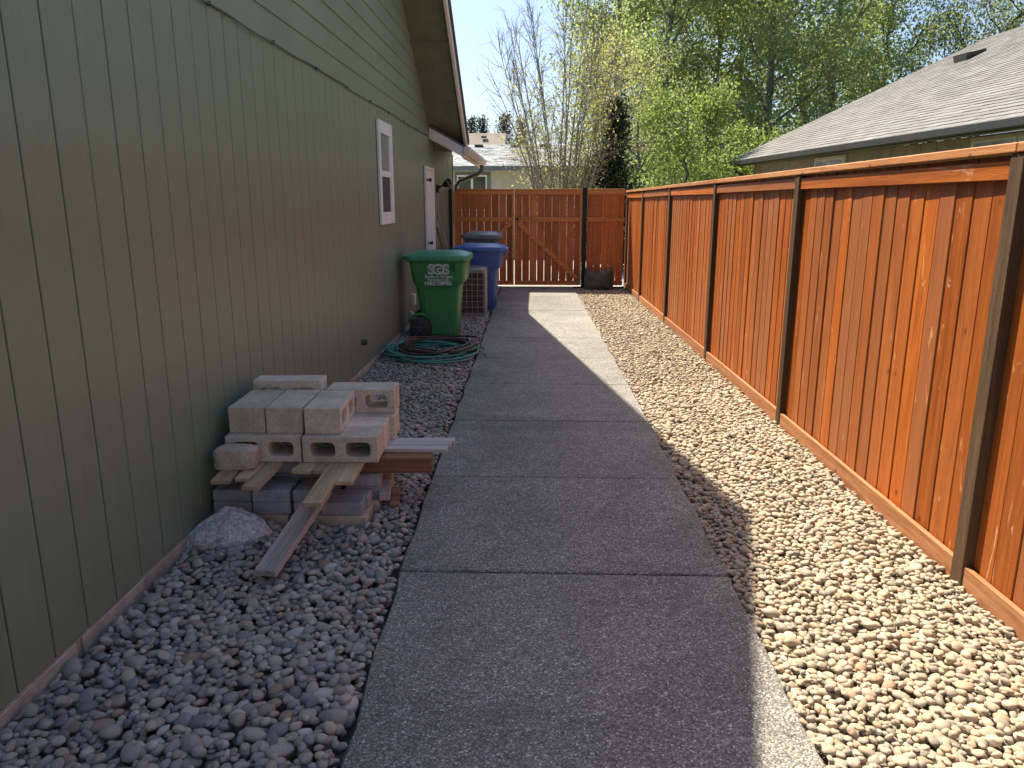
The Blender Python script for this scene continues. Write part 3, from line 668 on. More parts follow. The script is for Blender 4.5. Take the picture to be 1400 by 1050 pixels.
# lumber
LZ = .2685
def lath(p, q, wd, label, mat=M['lath'], z=LZ, t=.0205, name='lath', cat='board', zq=None):
    d = Vector((q[0]-p[0], q[1]-p[1], 0)); L = d.length
    me = MB().box(-wd/2, wd/2, 0, L, 0, t).mesh(name, bevel=.002)
    o = obj(name, me, mat, None, (p[0], p[1], z), (0 if zq is None else math.atan2(zq-z, L), 0, math.atan2(-d.x, d.y)))
    return tag(o, label, cat, 'loose boards in the pile')
lath((-1.53, 3.43), (-1.56, 3.8), .09, 'short tan lath under the split stone, next to the wall')
lath((-1.43, 3.47), (-1.45, 3.8), .085, 'short tan lath set back under the middle of the split stone')
lath((-1.356, 3.355), (-1.35, 3.9), .085, 'tan lath sticking out between the split stone and the pavers')
lath((-1.18, 3.585), (-1.16, 3.9), .1, 'tan lath with its cut end level with the middle paver')
lath((-1.088, 3.587), (-1.085, 3.9), .07, 'narrow lath tucked beside the long bright lath')
lath((-1.005, 3.165), (-1.035, 4.0), .088, 'long bright lath sticking far out over the ribbed deck board', z=LZ+.0005)
lath((-.929, 3.44), (-.942, 4.0), .088, 'short lath lying beside the long bright lath under the front block')
b = lath((-1.155, 2.955), (-1.035, 3.50), .098, 'ribbed grey deck board leaning from the pebbles up to the pile', M['deck'], .035, .03, 'deck_board', zq=.225)
g0 = MB()
for i in range(7): xx = -.042+i*.014; g0.box(xx-.0045, xx+.0045, .002, .555, .0301, .0335)
o = obj('rib', g0.mesh('rib', bevel=.001), M['deck']); o.parent = b
tim = tag(MB().box(-.3, .3, -.045, .045, 0, .088).build('timber', M['timber'], bevel=.004), 'thick brown timber sticking out from under the blocks to the walkway', 'timber')
tim.location = (-.86, 3.905, .178); tim.rotation_euler = (0, 0, ROT+.0)
for i, (y0, lab) in enumerate(((3.975, 'grey plank with a split edge, front of the three by the walkway'), (4.045, 'grey plank in the middle of the three beside the brown timber'), (4.115, 'grey plank at the back of the three, furthest from the brown timber'))):
    me = MB().box(-.24, .24, -.033, .033, 0, .021).mesh('plank', bevel=.002)
    tag(obj('plank', me, M['lath_x'], None, (-.724+.012*i, y0, LZ+.0+.0002*i), (0, 0, ROT+.02*(i-1))), lab, 'board', 'loose boards in the pile')
brick('wood_offcut', M['deck'], -.855, -.795, 3.8, 4.02, .043, .085, 'dark weathered wood offcut beside the right pavers', 'board', None, .12, .003)
brick('wood_offcut', M['timber'], -.80, -.75, 3.8, 4.05, -.03, .03, 'brown wood offcut lying on the pebbles under the timber', 'board', None, .1, .003)
brick('support_block', M['base_block'], -1.2, -.82, 4.06, 4.15, -.085, .268, 'buff block standing under the grey planks at the back', 'concrete block', None, 0, .004)
brick('support_block', M['base_block'], -1.65, -1.23, 4.06, 4.15, -.085, .268, 'buff block standing hidden under the back blocks by the wall', 'concrete block', None, 0, .004)
# split stone
def lump(name, mat, size, loc, rot, seed, amp, sub=4, fr=1.3, boxy=.6, flat=None):
    bm = bmesh.new(); bmesh.ops.create_icosphere(bm, subdivisions=sub, radius=1)
    off = Vector((seed*3.1, seed*7.7, seed))
    for v in bm.verts:
        p = v.co.copy(); q = Vector([math.copysign(abs(c)**boxy, c) for c in p])
        q *= 1+amp*mnoise.noise(p*fr+off)+amp*.45*mnoise.noise(p*fr*2.7+off)+amp*.2*mnoise.noise(p*fr*7+off)
        if flat is not None: q.z = max(q.z, flat)
        v.co = Vector((q.x*size[0], q.y*size[1], q.z*size[2]))
    me = bpy.data.meshes.new(name); bm.to_mesh(me); bm.free()
    me.polygons.foreach_set('use_smooth', [True]*len(me.polygons)); return obj(name, me, mat, None, loc, rot)
tag(lump('split_stone', M['stone_tan'], (.106, .055, .058), (-1.515, 3.622, .345), (0, 0, ROT), 4, .10, 4, 2.2, .35), 'small tan split face stone in front of the left concrete block', 'stone')
bm = bmesh.new()
for p in ((-.3, -.07, -.07), (-.29, .03, -.06), (-.25, -.02, -.01), (-.13, -.06, .045), (-.09, .05, .07), (.0, .02, .175), (.045, -.035, .17), (.07, .05, .15), (.13, -.04, .09), (.19, -.01, .08), (.215, .0, .03), (.2, .06, -.03), (.15, -.1, -.06), (.0, -.13, -.06), (-.13, -.13, -.07), (.0, .12, -.07), (.12, .11, -.07), (.09, -.09, .05), (-.03, -.1, .06)): bm.verts.new(p)
bmesh.ops.convex_hull(bm, input=bm.verts); bmesh.ops.delete(bm, geom=[v for v in bm.verts if not v.link_faces], context='VERTS')
bmesh.ops.subdivide_edges(bm, edges=bm.edges[:], cuts=6, use_grid_fill=True)
for v in bm.verts: v.co += v.normal*(.018*mnoise.noise(v.co*9+Vector((3, 1, 2)))+.009*mnoise.noise(v.co*24)+.006*mnoise.noise(v.co*60))
me = bpy.data.meshes.new('granite_rock'); bm.to_mesh(me); bm.free(); me.polygons.foreach_set('use_smooth', [True]*len(me.polygons)); me.set_sharp_from_angle(angle=R(22))
tag(obj('granite_rock', me, M['rock'], None, (-1.52, 3.42, -.015), (0, .02, ROT+.22)), 'pale speckled granite rock leaning between the green wall and the pavers', 'rock')

# ------------------------------------------------------------------ wheeled bins
def bin_(loc, body, lidm, label, s=(1, 1, 1), ribs=False, open_=0.0, mirror=False):
    # front (lid handle) at +x, wheels at -x; origin at the middle of the base
    g = thing('wheeled_bin', loc, label, 'wheeled bin', 'wheeled bins beside the house'); X, Y, Z = loc; first = len(bpy.data.objects)
    def ring(z, x0, x1, hw, r): return [(X+p[0], Y+p[1], Z+p[2]) for p in rrect(x0, x1, -hw, hw, z, r)]
    rings = [ring(.0, -.15, .235, .215, .05), ring(.02, -.165, .245, .225, .055), ring(.3, -.215, .262, .242, .055), ring(.58, -.262, .283, .262, .055),
             ring(.635, -.272, .30, .268, .055), ring(.67, -.30, .345, .285, .06), ring(.70, -.31, .36, .292, .06), ring(.9, -.345, .378, .302, .06), ring(.935, -.35, .382, .304, .06)]
    b_ = MB().loft(rings).build('body', body, g, smooth=True); b_.data.set_sharp_from_angle(angle=R(28))
    rim = MB().loft([ring(.905, -.36, .395, .316, .07), ring(.912, -.372, .405, .326, .075), ring(.945, -.374, .407, .328, .075), ring(.95, -.366, .4, .32, .07)]).build('rim', body, g, smooth=True); rim.data.set_sharp_from_angle(angle=R(35))
    # recessed side panels and arch above the wheels
    for sy in (-1, 1):
        yy = Y+sy*.262
        pan = MB().prism([(X-.17, yy-sy*.01, Z+.56), (X+.2, yy-sy*.01, Z+.56), (X+.185, Y+sy*.237, Z+.06), (X-.055, Y+sy*.237, Z+.06), (X-.09, Y+sy*.244, Z+.24), (X-.15, Y+sy*.25, Z+.33)], (0, sy*.014, 0)).build('side_panel', body, g, bevel=.008, seg=2)
        wc = (X-.225, Y+sy*.255, Z+.13)
        arch = [(wc[0]+math.cos(a)*.165, Y+sy*.235, wc[2]+math.sin(a)*.165) for a in np.linspace(R(-35), R(150), 14)]
        MB().tube(arch, .022, 8).build('wheel_arch', body, g, smooth=True)
        wh = MB().lathe([(.05, -.032), (.112, -.032), (.135, -.02), (.138, 0), (.135, .02), (.112, .032), (.05, .032)], wc, 'y', 28).build('wheel', M['tyre'], g, smooth=True); wh.data.set_sharp_from_angle(angle=R(30))
        fz = wc[1]+sy*.034
        MB().lathe([(.03, -.01), (.03, .012), (.018, .016)], (wc[0], fz, wc[2]), 'y', 14).build('hub', M['spoke'], wh)
        for a in range(5):
            an = 2*math.pi*a/5+.3; d = Vector((math.cos(an), 0, math.sin(an))); c0 = Vector((wc[0], fz, wc[2]))
            MB().bar(c0+d*.025, c0+d*.11, .014, .02, up=(0, 1, 0)).build('spoke', M['spoke'], wh)
    MB().tube([(X-.225, Y-.25, Z+.13), (X-.225, Y+.25, Z+.13)], .012, 8).build('axle', M['steel'], g)
    # handle at the hinge side
    MB().tube([(X-.36, Y-.25, Z+.93), (X-.42, Y-.24, Z+.955), (X-.43, Y-.2, Z+.96), (X-.43, Y+.2, Z+.96), (X-.42, Y+.24, Z+.955), (X-.36, Y+.25, Z+.93)], .014, 10).build('handle', body, g, smooth=True)
    # lid: rim flange, sloping shoulders, raised crown
    def lr(z, x0, x1, hw, r, dz=0): return [(X+p[0], Y+p[1], Z+p[2]+dz*(p[0]+.4)) for p in rrect(x0, x1, -hw, hw, z, r)]
    lid = MB().loft([lr(.935, -.385, .407, .336, .075), lr(.93, -.4, .416, .342, .085, ), lr(.965, -.402, .418, .344, .085), lr(.978, -.392, .41, .337, .08), lr(.985, -.37, .40, .325, .08),
                     lr(1.01, -.3, .31, .26, .09), lr(1.02, -.26, .27, .22, .09), lr(1.022, -.2, .2, .16, .08)]).build('lid', lidm, g, smooth=True); lid.data.set_sharp_from_angle(angle=R(24))
    if ribs:
        for i in range(6): MB().box(X+.425, X+.448, Y-.2+i*.07, Y-.165+i*.07, Z+.865, Z+.955).build('lid_rib', lidm, lid, bevel=.006)
        MB().box(X+.40, X+.438, Y-.23, Y+.23, Z+.87, Z+.935).build('lid_grip', lidm, lid, bevel=.008)
        MB().bar((X+.276, Y-.16, Z+.33), (X+.276, Y+.16, Z+.33), .02, .02).build('catch_bar', M['steel'], g)
        MB().prism([(X+.25, Y-.19, Z+.58), (X+.25, Y-.165, Z+.05), (X+.25, Y+.165, Z+.05), (X+.25, Y+.19, Z+.58)], (.022, 0, 0)).build('front_panel', body, g, bevel=.01)
    else:
        MB().box(X+.19, X+.2, Y-.3055, Y-.296, Z+.8, Z+.9).build('slot_mark', M['black'], g); MB().box(X+.225, X+.235, Y-.3065, Y-.297, Z+.8, Z+.9).build('slot_mark', M['black'], g)
        MB().box(X-.02, X+.0, Y-.352, Y-.347, Z+.9, Z+.965).build('lid_catch', body, lid, bevel=.002)
    for ch in g.children_recursive: ch.data.transform(Matrix.Translation(Vector(loc)) @ Matrix.Diagonal((*s, 1)) @ Matrix.Translation(-Vector(loc)))
    return g
gb = bin_((-1.2, 9.36, -.02), M['bin_green'], M['lid_green'], 'green wheeled yard debris bin with white lettering beside the coiled hoses', s=(.95, 1, 1.03))
bb = bin_((-.88, 11.9, -.005), M['bin_blue'], M['lid_blue'], 'blue wheeled bin with ribbed lid edge behind the air conditioner', ribs=True, s=(.95, 1, .97))
gg = bin_((-.94, 13.3, -.005), M['bin_grey'], M['lid_grey'], 'dark grey wheeled bin with flat lid standing nearest the gate', s=(.82, 1, 1.1))
def lettering(name, text, size, cx, y, z, mat, parent, off=0.0, tilt=0.0, sx=1.0):
    cu = bpy.data.curves.new(name, 'FONT'); cu.body = text; cu.size = size; cu.align_x = 'CENTER'; cu.align_y = 'CENTER'; cu.offset = off; cu.extrude = .0008
    t = bpy.data.objects.new('tmp', cu); col.objects.link(t); bpy.context.view_layer.update()
    me = bpy.data.meshes.new_from_object(t.evaluated_get(bpy.context.evaluated_depsgraph_get())); bpy.data.objects.remove(t); bpy.data.curves.remove(cu)
    me.transform(Matrix.Translation((cx, y, z)) @ Euler((math.pi/2-tilt, 0, 0)).to_matrix().to_4x4() @ Matrix.Diagonal((sx, 1, 1, 1)))
    me.materials.clear(); return obj(name, me, mat, parent)
ty = 9.36-.3035; tl = -.045
def fy(z): return 9.36-.292-((z+.02)/1.03-.7)*.05-.0035     # front of the upper body at height z
lc = -1.17
for ch, dx in (('S', -.088), ('O', 0), ('S', .088)):
    lettering('logo', ch, .165, lc+dx, fy(.82)-.001, .823, M['print'], gb, .007, tl)
    if ch == 'S': lettering('logo', ch, .165, lc+dx, fy(.82)-.003, .823, M['bin_green'], gb, -.0045, tl)
lettering('logo', 'O', .12, lc, fy(.82)-.003, .823, M['bin_green'], gb, .004, tl); lettering('logo', 'c', .12, lc+.004, fy(.82)-.0045, .829, M['print'], gb, .002, tl)
lettering('lettering', 'Southern Oregon', .046, lc, fy(.74)-.002, .742, M['print'], gb, .0012, tl)
lettering('lettering', 'Sanitation Inc.', .046, lc, fy(.705)-.002, .704, M['print'], gb, .0012, tl)
lettering('lettering', 'YARD DEBRIS', .056, lc-.01, fy(.665)-.006, .66, M['print'], gb, .0022, tl, .98)

# ------------------------------------------------------------------ air conditioner
ac = thing('air_conditioner', (-1.05, 11.2, 0), 'tan air conditioner with wire grille between the green and blue bins', 'air conditioner')
ax0, ax1, ay0, ay1, az0, az1 = -1.36, -.74, 10.9, 11.42, .03, .68
MB().box(ax0-.03, ax1+.03, ay0-.03, ay1+.03, -.08, .0).build('pad', M['drive'], ac, bevel=.006)
MB().loft([rrect(ax0, ax1, ay0, ay1, .001, .05), rrect(ax0, ax1, ay0, ay1, .05, .05)]).build('base_pan', M['ac'], ac)
MB().loft([rrect(ax0+.03, ax1-.03, ay0+.03, ay1-.03, .051, .04), rrect(ax0+.03, ax1-.03, ay0+.03, ay1-.03, az1-.061, .04)]).build('coil', M['coil'], ac)
MB().loft([rrect(ax0, ax1, ay0, ay1, az1-.06, .05), rrect(ax0, ax1, ay0, ay1, az1-.01, .05), rrect(ax0+.02, ax1-.02, ay0+.02, ay1-.02, az1, .05)]).build('top', M['ac'], ac, bevel=0)
for xx in (ax0+.016, ax1-.016):
    for yy in (ay0+.02, ay1-.02): MB().box(xx-.014, xx+.014, yy-.018, yy+.018, .051, az1-.061).build('corner_post', M['ac'], ac, bevel=.004)
for i in range(1, 7):
    xx = ax0+.03+(ax1-ax0-.06)*i/7; MB().tube([(xx, ay0+.006, .05), (xx, ay0+.006, az1-.06)], .0028, 5).build('wire', M['wire'], ac)
    yy = ay0+.03+(ay1-ay0-.06)*i/7; MB().tube([(ax1-.006, yy, .05), (ax1-.006, yy, az1-.06)], .0028, 5).build('wire', M['wire'], ac)
for i in range(1, 7):
    zz = .05+(az1-.11)*i/7; MB().tube([(ax0+.02, ay0+.001, zz), (ax1-.02, ay0+.001, zz), (ax1-.001, ay0+.02, zz), (ax1-.001, ay1-.02, zz)], .0028, 5).build('wire', M['wire'], ac)
MB().tube([(-1.05+.19*math.cos(a), 11.16+.19*math.sin(a), az1+.012) for a in np.linspace(0, 2*math.pi, 28)[:-1]], .012, 6, closed=True).build('fan_ring', M['ac'], ac, smooth=True)

# ------------------------------------------------------------------ hoses
def hose(name, mat, seed, loops, ax, by, c, label, r=.0125, zr=.05):
    g = np.random.default_rng(seed); pts = []; N = 44
    P = [(g.normal(0, .05), g.normal(0, .07), g.uniform(.6, 1.04), g.uniform(.5, 1.04), g.normal(0, .2)) for _ in range(loops+2)]
    for i in range(loops*N):
        t = i/N; k0 = int(t); f = t-k0; f = f*f*(3-2*f); q = [P[k0][j]*(1-f)+P[k0+1][j]*f for j in range(5)]
        an = 2*math.pi*t; e = .72
        x = math.copysign(abs(math.cos(an))**e, math.cos(an))*ax*q[2]; yy = math.copysign(abs(math.sin(an))**e, math.sin(an))*by*q[3]
        x, yy = x*math.cos(q[4])-yy*math.sin(q[4]), x*math.sin(q[4])+yy*math.cos(q[4])
        pts.append((c[0]+x+q[0], c[1]+yy+q[1], c[2]+zr*(.5+.5*math.sin(t*4.1+seed))*min(1, t/2+.4)+.012*math.sin(t*13)))
    return tag(MB().tube(pts, r, 8).build(name, mat, smooth=True, recalc=False), label, 'hose')
hose('garden_hose', M['hose_green'], 3, 12, .50, .62, (-1.13, 8.12, .024), 'green garden hose coiled flat on the pebbles before the green bin', .0105)
hose('garden_hose', M['hose_brown'], 8, 6, .46, .60, (-1.08, 8.16, .07), 'dark brown garden hose coiled on top of the green hose', .0105, .05)

# ------------------------------------------------------------------ sack, tools
bm = bmesh.new(); bmesh.ops.create_cube(bm, size=2); bmesh.ops.subdivide_edges(bm, edges=bm.edges[:], cuts=14, use_grid_fill=True)
for v in bm.verts:
    x, yv, z = v.co; u = abs(x); wv = abs(z)
    th = .14*(1-.75*max(u, wv)**4)*(1-.25*z); th *= 1+.12*mnoise.noise(Vector((x*2, yv, z*2)))
    sag = .06*(1-x*x)*(1 if z > 0 else .1)*max(0, z)
    fold = .012*mnoise.noise(Vector((x*5, yv*2, z*4+3)))
    v.co = Vector((x*(.275-.015*z+.01*mnoise.noise(Vector((z*3, 1, 0)))), yv*th+fold, (z*.5+.5)*.455-sag))
me = bpy.data.meshes.new('sack'); bm.to_mesh(me); bm.free(); me.polygons.foreach_set('use_smooth', [True]*len(me.polygons))
tag(obj('sack', me, M['bag'], None, (1.185, 14.76, -.08), (-.12, 0, .05)), 'dark olive fabric sack slumped against the corner fence panel', 'sack')
def tool(name, p, q, mat, label, head):
    t = thing(name, (p[0], p[1], 0), label, 'garden tool', 'tools leaning by the door')
    MB().tube([p, q], .013, 8).build('handle', mat, t, smooth=True); head(t, Vector(p)); return t
tool('broom', (-1.36, 13.0, .22), (W+.03, 12.75, 1.42), M['tool_wood'], 'broom with pale wooden handle leaning on the green wall',
     lambda t, p: MB().prism([(p.x-.02, p.y-.14, 0), (p.x+.02, p.y-.14, 0), (p.x+.015, p.y-.05, .23), (p.x-.015, p.y-.05, .23)], (0, .24, 0)).build('bristles', M['lath'], t))
tool('rake', (-1.38, 12.72, .02), (W+.03, 12.66, 1.2), M['tool_red'], 'rake with red handle leaning on the wall next to the broom',
     lambda t, p: MB().box(p.x-.15, p.x+.15, p.y-.02, p.y+.02, 0, .05).build('rake_head', M['black'], t, bevel=.004))

# ------------------------------------------------------------------ neighbour's house on the right
C0 = Vector((4.75, 19.6, 0)); EA = Vector((.09, -.996, 0)).normalized(); EN = Vector((.996, .09, 0)).normalized()
def PH(a, n, z): return C0+EA*a+EN*n+Vector((0, 0, z))
nh = thing('neighbour_house', PH(12, 3, -.1), 'brown house with grey shingle gable roof rising behind the right fence', 'house')
LEN, RUN, SLP, ZE = 26.0, 6.3, .47, 2.58
def pbox(a0, a1, n0, n1, z0, z1):
    return MB().add([PH(a, n, z) for z in (z0, z1) for a, n in ((a0, n0), (a1, n0), (a1, n1), (a0, n1))], [(3, 2, 1, 0), (4, 5, 6, 7), (0, 1, 5, 4), (1, 2, 6, 5), (2, 3, 7, 6), (3, 0, 4, 7)])
hwall = pbox(.6, LEN, .36, .8, -.1, 2.47).build('wall', M['tan_siding'], nh)
pbox(.6, .8, .81, 12, -.1, 2.42).build('end_wall', M['tan_siding'], nh)
for i in range(62): 
    a = .6+i*.405
    if a < LEN-.4: pbox(a+.008, a+.397, .345, .3595, -.05, 2.46).build('siding_panel', M['tan_siding'], hwall)
rf = MB().add([PH(-.25, 0, ZE), PH(LEN, 0, ZE), PH(LEN, RUN, ZE+RUN*SLP), PH(-.25, RUN, ZE+RUN*SLP), PH(-.25, 2*RUN, ZE), PH(LEN, 2*RUN, ZE)], [(0, 1, 2, 3), (3, 2, 5, 4)]).build('roof', M['shingle'], nh, recalc=False)
NC = 46; dn = RUN/NC; up = Vector((-SLP, 0, 1)).normalized()
NV = (EN*(-SLP)+Vector((0, 0, 1))).normalized()
for i in range(NC):
    m = MB(); a = -.3-random.uniform(0, .3); n0, n1 = i*dn, (i+1)*dn+.01
    while a < LEN:
        L = random.choice((.1, .14, .18, .22, .3)); th = random.choice((.006, .008, .010))
        a0, a1 = max(a, -.28), min(a+L-.004, LEN); dd = random.uniform(-.006, .006)
        if a1 > a0:
            q = [PH(a0, n0+dd, ZE+(n0+dd)*SLP), PH(a1, n0+dd, ZE+(n0+dd)*SLP), PH(a1, n1, ZE+n1*SLP), PH(a0, n1, ZE+n1*SLP)]
            b0 = [p+NV*.003 for p in q]; t0 = [q[0]+NV*(th+.006), q[1]+NV*(th+.006), q[2]+NV*.004, q[3]+NV*.004]
            m.add(b0+t0, [(4, 5, 6, 7), (0, 1, 5, 4), (1, 2, 6, 5), (3, 0, 4, 7)])
        a += L
    m.build('shingle_course', M['shingle'], rf)
pbox(-.3, LEN, -.015, .0, ZE-.13, ZE+.0).build('fascia', M['dark_gutter'], nh)
pbox(-.3, LEN, -.13, -.016, ZE-.12, ZE-.005).build('gutter', M['dark_gutter'], nh, bevel=.012)
pbox(-.25, LEN, .001, .4, ZE-.1, ZE-.08).build('soffit', M['tan_siding'], nh)
v_ = at_plane(1328, 78, PH(0, 0, ZE), NV)
def vent(c, e, n, slp, mat, parent, s=1.0):
    m = MB(); P = lambda a, b, h: c+e*a*s+n*b*s+Vector((0, 0, slp*b*s+h*s))
    m.add([P(-.17, -.2, .0), P(.17, -.2, .0), P(.17, .15, .0), P(-.17, .15, .0), P(-.2, -.22, .14), P(.2, -.22, .14), P(.17, .15, .05), P(-.17, .15, .05)], [(3, 2, 1, 0), (4, 5, 6, 7), (0, 1, 5, 4), (1, 2, 6, 5), (2, 3, 7, 6), (3, 0, 4, 7)])
    return m.build('roof_vent', mat, parent)
vent(v_, EA, EN, SLP, M['dark_gutter'], nh, 1.2)
m = MB().tube([PH(.45, -.07, ZE-.1), PH(.5, -.05, ZE-.25), PH(.55, .2, ZE-.4), PH(.56, .28, ZE-.5), PH(.56, .29, .1)], .04, 8); m.build('downspout', M['dark_gutter'], nh, smooth=True)
WP, WN = PH(0, .34, 0), EN
for (xa, xb, yt) in ((1117, 1159, 211), (1333, 1475, 178)):
    pa, pb = at_plane(xa, yt, WP, WN), at_plane(xb, yt, WP, WN); a0, a1 = (pa-C0).dot(EA), (pb-C0).dot(EA); zt_ = min(2.445, pa.z)
    wi = pbox(a0, a1, .30, .344, zt_-1.1, zt_).build('window', M['trim_tan'], nh, bevel=.006)
    mid = (a0+a1)/2
    for u0, u1 in ((a0+.05, mid-.02), (mid+.02, a1-.05)):
        pbox(u0, u1, .288, .299, zt_-1.0, zt_-.045).build('sash', M['white'], wi); pbox(u0+.05, u1-.05, .282, .287, zt_-.95, zt_-.085).build('pane', M['glass'], wi)

# ------------------------------------------------------------------ houses beyond the gate
fh = thing('cream_house', (-1, 25, -.1), 'cream house with light grey shingle roof seen over the gate', 'house')
FY = 24.0
MB().box(-9, 1.75, FY, FY+8, -.1, 2.58).build('wall', M['cream'], fh)
fr = MB().add([(-10, FY-.45, 2.66), (2.2, FY-.45, 2.66), (2.2, FY+3.7, 3.56), (-10, FY+3.7, 3.56), (-10, FY+8, 2.5), (2.2, FY+8, 2.5)], [(0, 1, 2, 3), (3, 2, 5, 4)]).build('roof', M['shingle_light'], fh, recalc=False)
n = 28; s_ = .9/4.15
for i in range(n):
    m = MB(); a = -10.0; y0 = FY-.47+i*4.17/n; y1 = y0+4.17/n+.01; zf = lambda q: 2.66+(q-FY+.45)*s_
    while a < 2.2:
        L = random.choice((.12, .16, .2, .26)); th = random.choice((.008, .012, .018)); b_ = min(a+L-.005, 2.22)
        m.add([(a, y0, zf(y0)+.003), (b_, y0, zf(y0)+.003), (b_, y0, zf(y0)+th), (a, y0, zf(y0)+th), (a, y1, zf(y1)+.004), (b_, y1, zf(y1)+.004)], [(0, 1, 2, 3), (3, 2, 5, 4)]); a += L
    m.build('shingle_course', M['shingle_light'], fr, recalc=False)
MB().box(-10, 2.2, FY-.5, FY-.46, 2.53, 2.66).build('gutter', M['teal'], fh)
MB().box(-10, 2.2, FY-.455, FY-.001, 2.58, 2.6).build('soffit', M['cream'], fh)
wx0, wx1 = at_y(627, 245, FY).x-.05, at_y(666, 245, FY).x
wi = MB().box(wx0-.06, wx1+.1, FY-.04, FY-.001, 1.3, 2.5).build('window', M['teal'], fh)
MB().box(wx0, wx1, FY-.06, FY-.041, 1.36, 2.42).build('frame', M['white'], wi)
mx_ = (wx0+wx1)/2
for a, b in ((wx0+.05, mx_-.035), (mx_+.035, wx1-.05)): MB().box(a, b, FY-.068, FY-.061, 1.4, 2.36).build('pane', M['glass'], wi)
for pxv in (655, 704, 743): 
    p = at_y(pxv, 206, FY+3.2); vent(Vector((p.x, FY+3.25, 3.46)), Vector((1, 0, 0)), Vector((0, 1, 0)), s_, M['dark_gutter'], fh, .75)
bh = thing('brown_roof_house', (-5, 44, -.1), 'far house showing only its tan brown roof above the light grey roof', 'house')
p1, p0 = at_y(692, 182, 44), at_y(640, 182, 44)
MB().add([(-14, 40, 3.2), (p1.x, 40, 3.2), (p1.x, 44, p1.z), (-14, 44, p1.z), (-14, 48, 3.2), (p1.x, 48, 3.2)], [(0, 1, 2, 3), (3, 2, 5, 4), (1, 5, 2)]).build('roof', M['shingle_brown'], bh, recalc=False)
MB().box(-13.6, p1.x-.3, 40.4, 47.6, -.1, 3.25).build('wall', M['tan_siding'], bh)
MB().box(p1.x+.02, p1.x+6, 42, 47, -.1, 4.0).build('side_wing', M['tan_siding'], bh)
vent(Vector((at_y(662, 186, 43.4).x, 43.3, p1.z-.25)), Vector((1, 0, 0)), Vector((0, 1, 0)), .48, M['dark_gutter'], bh, .8)

# ------------------------------------------------------------------ trees
def leaves_mesh(name, P, size, g, mat, asp=.72, up=.0):
    n = len(P); u = g.normal(size=(n, 3)); u[:, 2] -= .25; u /= np.linalg.norm(u, axis=1)[:, None]
    w_ = g.normal(size=(n, 3)); w_[:, 2] += up; v = np.cross(u, w_); v /= np.linalg.norm(v, axis=1)[:, None]
    s = (size*g.uniform(.6, 1.35, n))[:, None]; nn = np.cross(u, v)*s*.12
    V = np.stack([P-u*s*.5, P+v*s*asp*.5+nn, P+u*s*.5, P-v*s*asp*.5+nn], 1).reshape(-1, 3)
    me = bpy.data.meshes.new(name); me.vertices.add(4*n); me.vertices.foreach_set('co', V.astype(np.float32).ravel())
    me.loops.add(4*n); me.loops.foreach_set('vertex_index', np.arange(4*n, dtype=np.int32)); me.polygons.add(n)
    me.polygons.foreach_set('loop_start', np.arange(n, dtype=np.int32)*4); me.update(calc_edges=True); me.materials.append(mat); return me
def grow(mb, p, d, L, r, lev, g, tips, spread, nb, upb, minlev, steps=5, wob=.16):
    pts = [p.copy()]; rs = [r]; dd = d.copy()
    for i in range(steps):
        dd = (dd+Vector(g.normal(0, wob, 3))+Vector((0, 0, upb*.15))).normalized(); pts.append(pts[-1]+dd*(L/steps)); rs.append(r*(1-.72*(i+1)/steps))
    mb.tube(pts, rs, 7 if lev == 0 else (5 if lev == 1 else 3), caps=False)
    if lev >= minlev:
        for q in pts[1:]: tips.append((q, L))
    if lev < 3:
        for i in range(nb[lev]):
            t = g.uniform(.25, 1.0); j = min(int(t*steps), steps-1); f = t*steps-j; q = pts[j].lerp(pts[j+1], f)
            ax = Vector(g.normal(0, 1, 3)).normalized(); nd = (dd+ax*spread+Vector((0, 0, upb*.25))).normalized()
            grow(mb, q, nd, L*g.uniform(.42, .68), rs[j]*.55, lev+1, g, tips, spread, nb, upb, minlev, max(3, steps-1), wob)
def tree(name, base, H, cr, z0, nleaf, lsize, mat, bark, label, seed, lean=(0, 0), nlimb=16, spread=.9, sig=.32, group=None, trunk_r=.16, bare=0.0, shape=1.0):
    g = np.random.default_rng(seed); b = Vector(base); t = thing(name, b, label, 'tree', group)
    mb = MB(); pts = [b.copy()]; rs = [trunk_r]; steps = 12
    for i in range(steps):
        f = (i+1)/steps; pts.append(b+Vector((lean[0]*f**1.2*H+g.normal(0, .06), lean[1]*f*H+g.normal(0, .06), H*f*.96))); rs.append(trunk_r*(1-.88*f))
    mb.tube(pts, rs, 8, caps=False); tips = []
    for i in range(nlimb):
        f = (z0+(H*.97-z0)*((i+.5)/nlimb))/H; j = min(int(f*steps), steps-1); q = pts[j].lerp(pts[j+1], f*steps-j)
        a = i*2.4+g.uniform(-.5, .5); ff = (f*H-z0)/(H-z0); rad = cr*(.45+.9*math.sin(math.pi*min(1, .15+ff*.8))*shape)*g.uniform(.7, 1.15)
        d = Vector((math.cos(a), math.sin(a), g.uniform(.35, .9))).normalized()
        grow(mb, q, d, rad*.8, rs[j]*.5, 1, g, tips, spread, (0, 5, 4), .5, 2)
    mb.build('trunk', bark, t, smooth=True, recalc=False)
    T = np.array([tuple(x[0]) for x in tips]); idx = g.integers(0, len(T), nleaf)
    dens = g.random(len(T))**2.2; idx = g.choice(len(T), nleaf, p=dens/dens.sum())
    P = T[idx]+g.normal(0, sig, (nleaf, 3))*np.array([1, 1, .8]); P = P[P[:, 2] > .2]
    obj('crown', leaves_mesh('crown', P, lsize, g, mat), None, t); return t
def X_at(px, D): return at_y(px, 277, D).x
PG_ = 'tall poplar trees behind the fences'
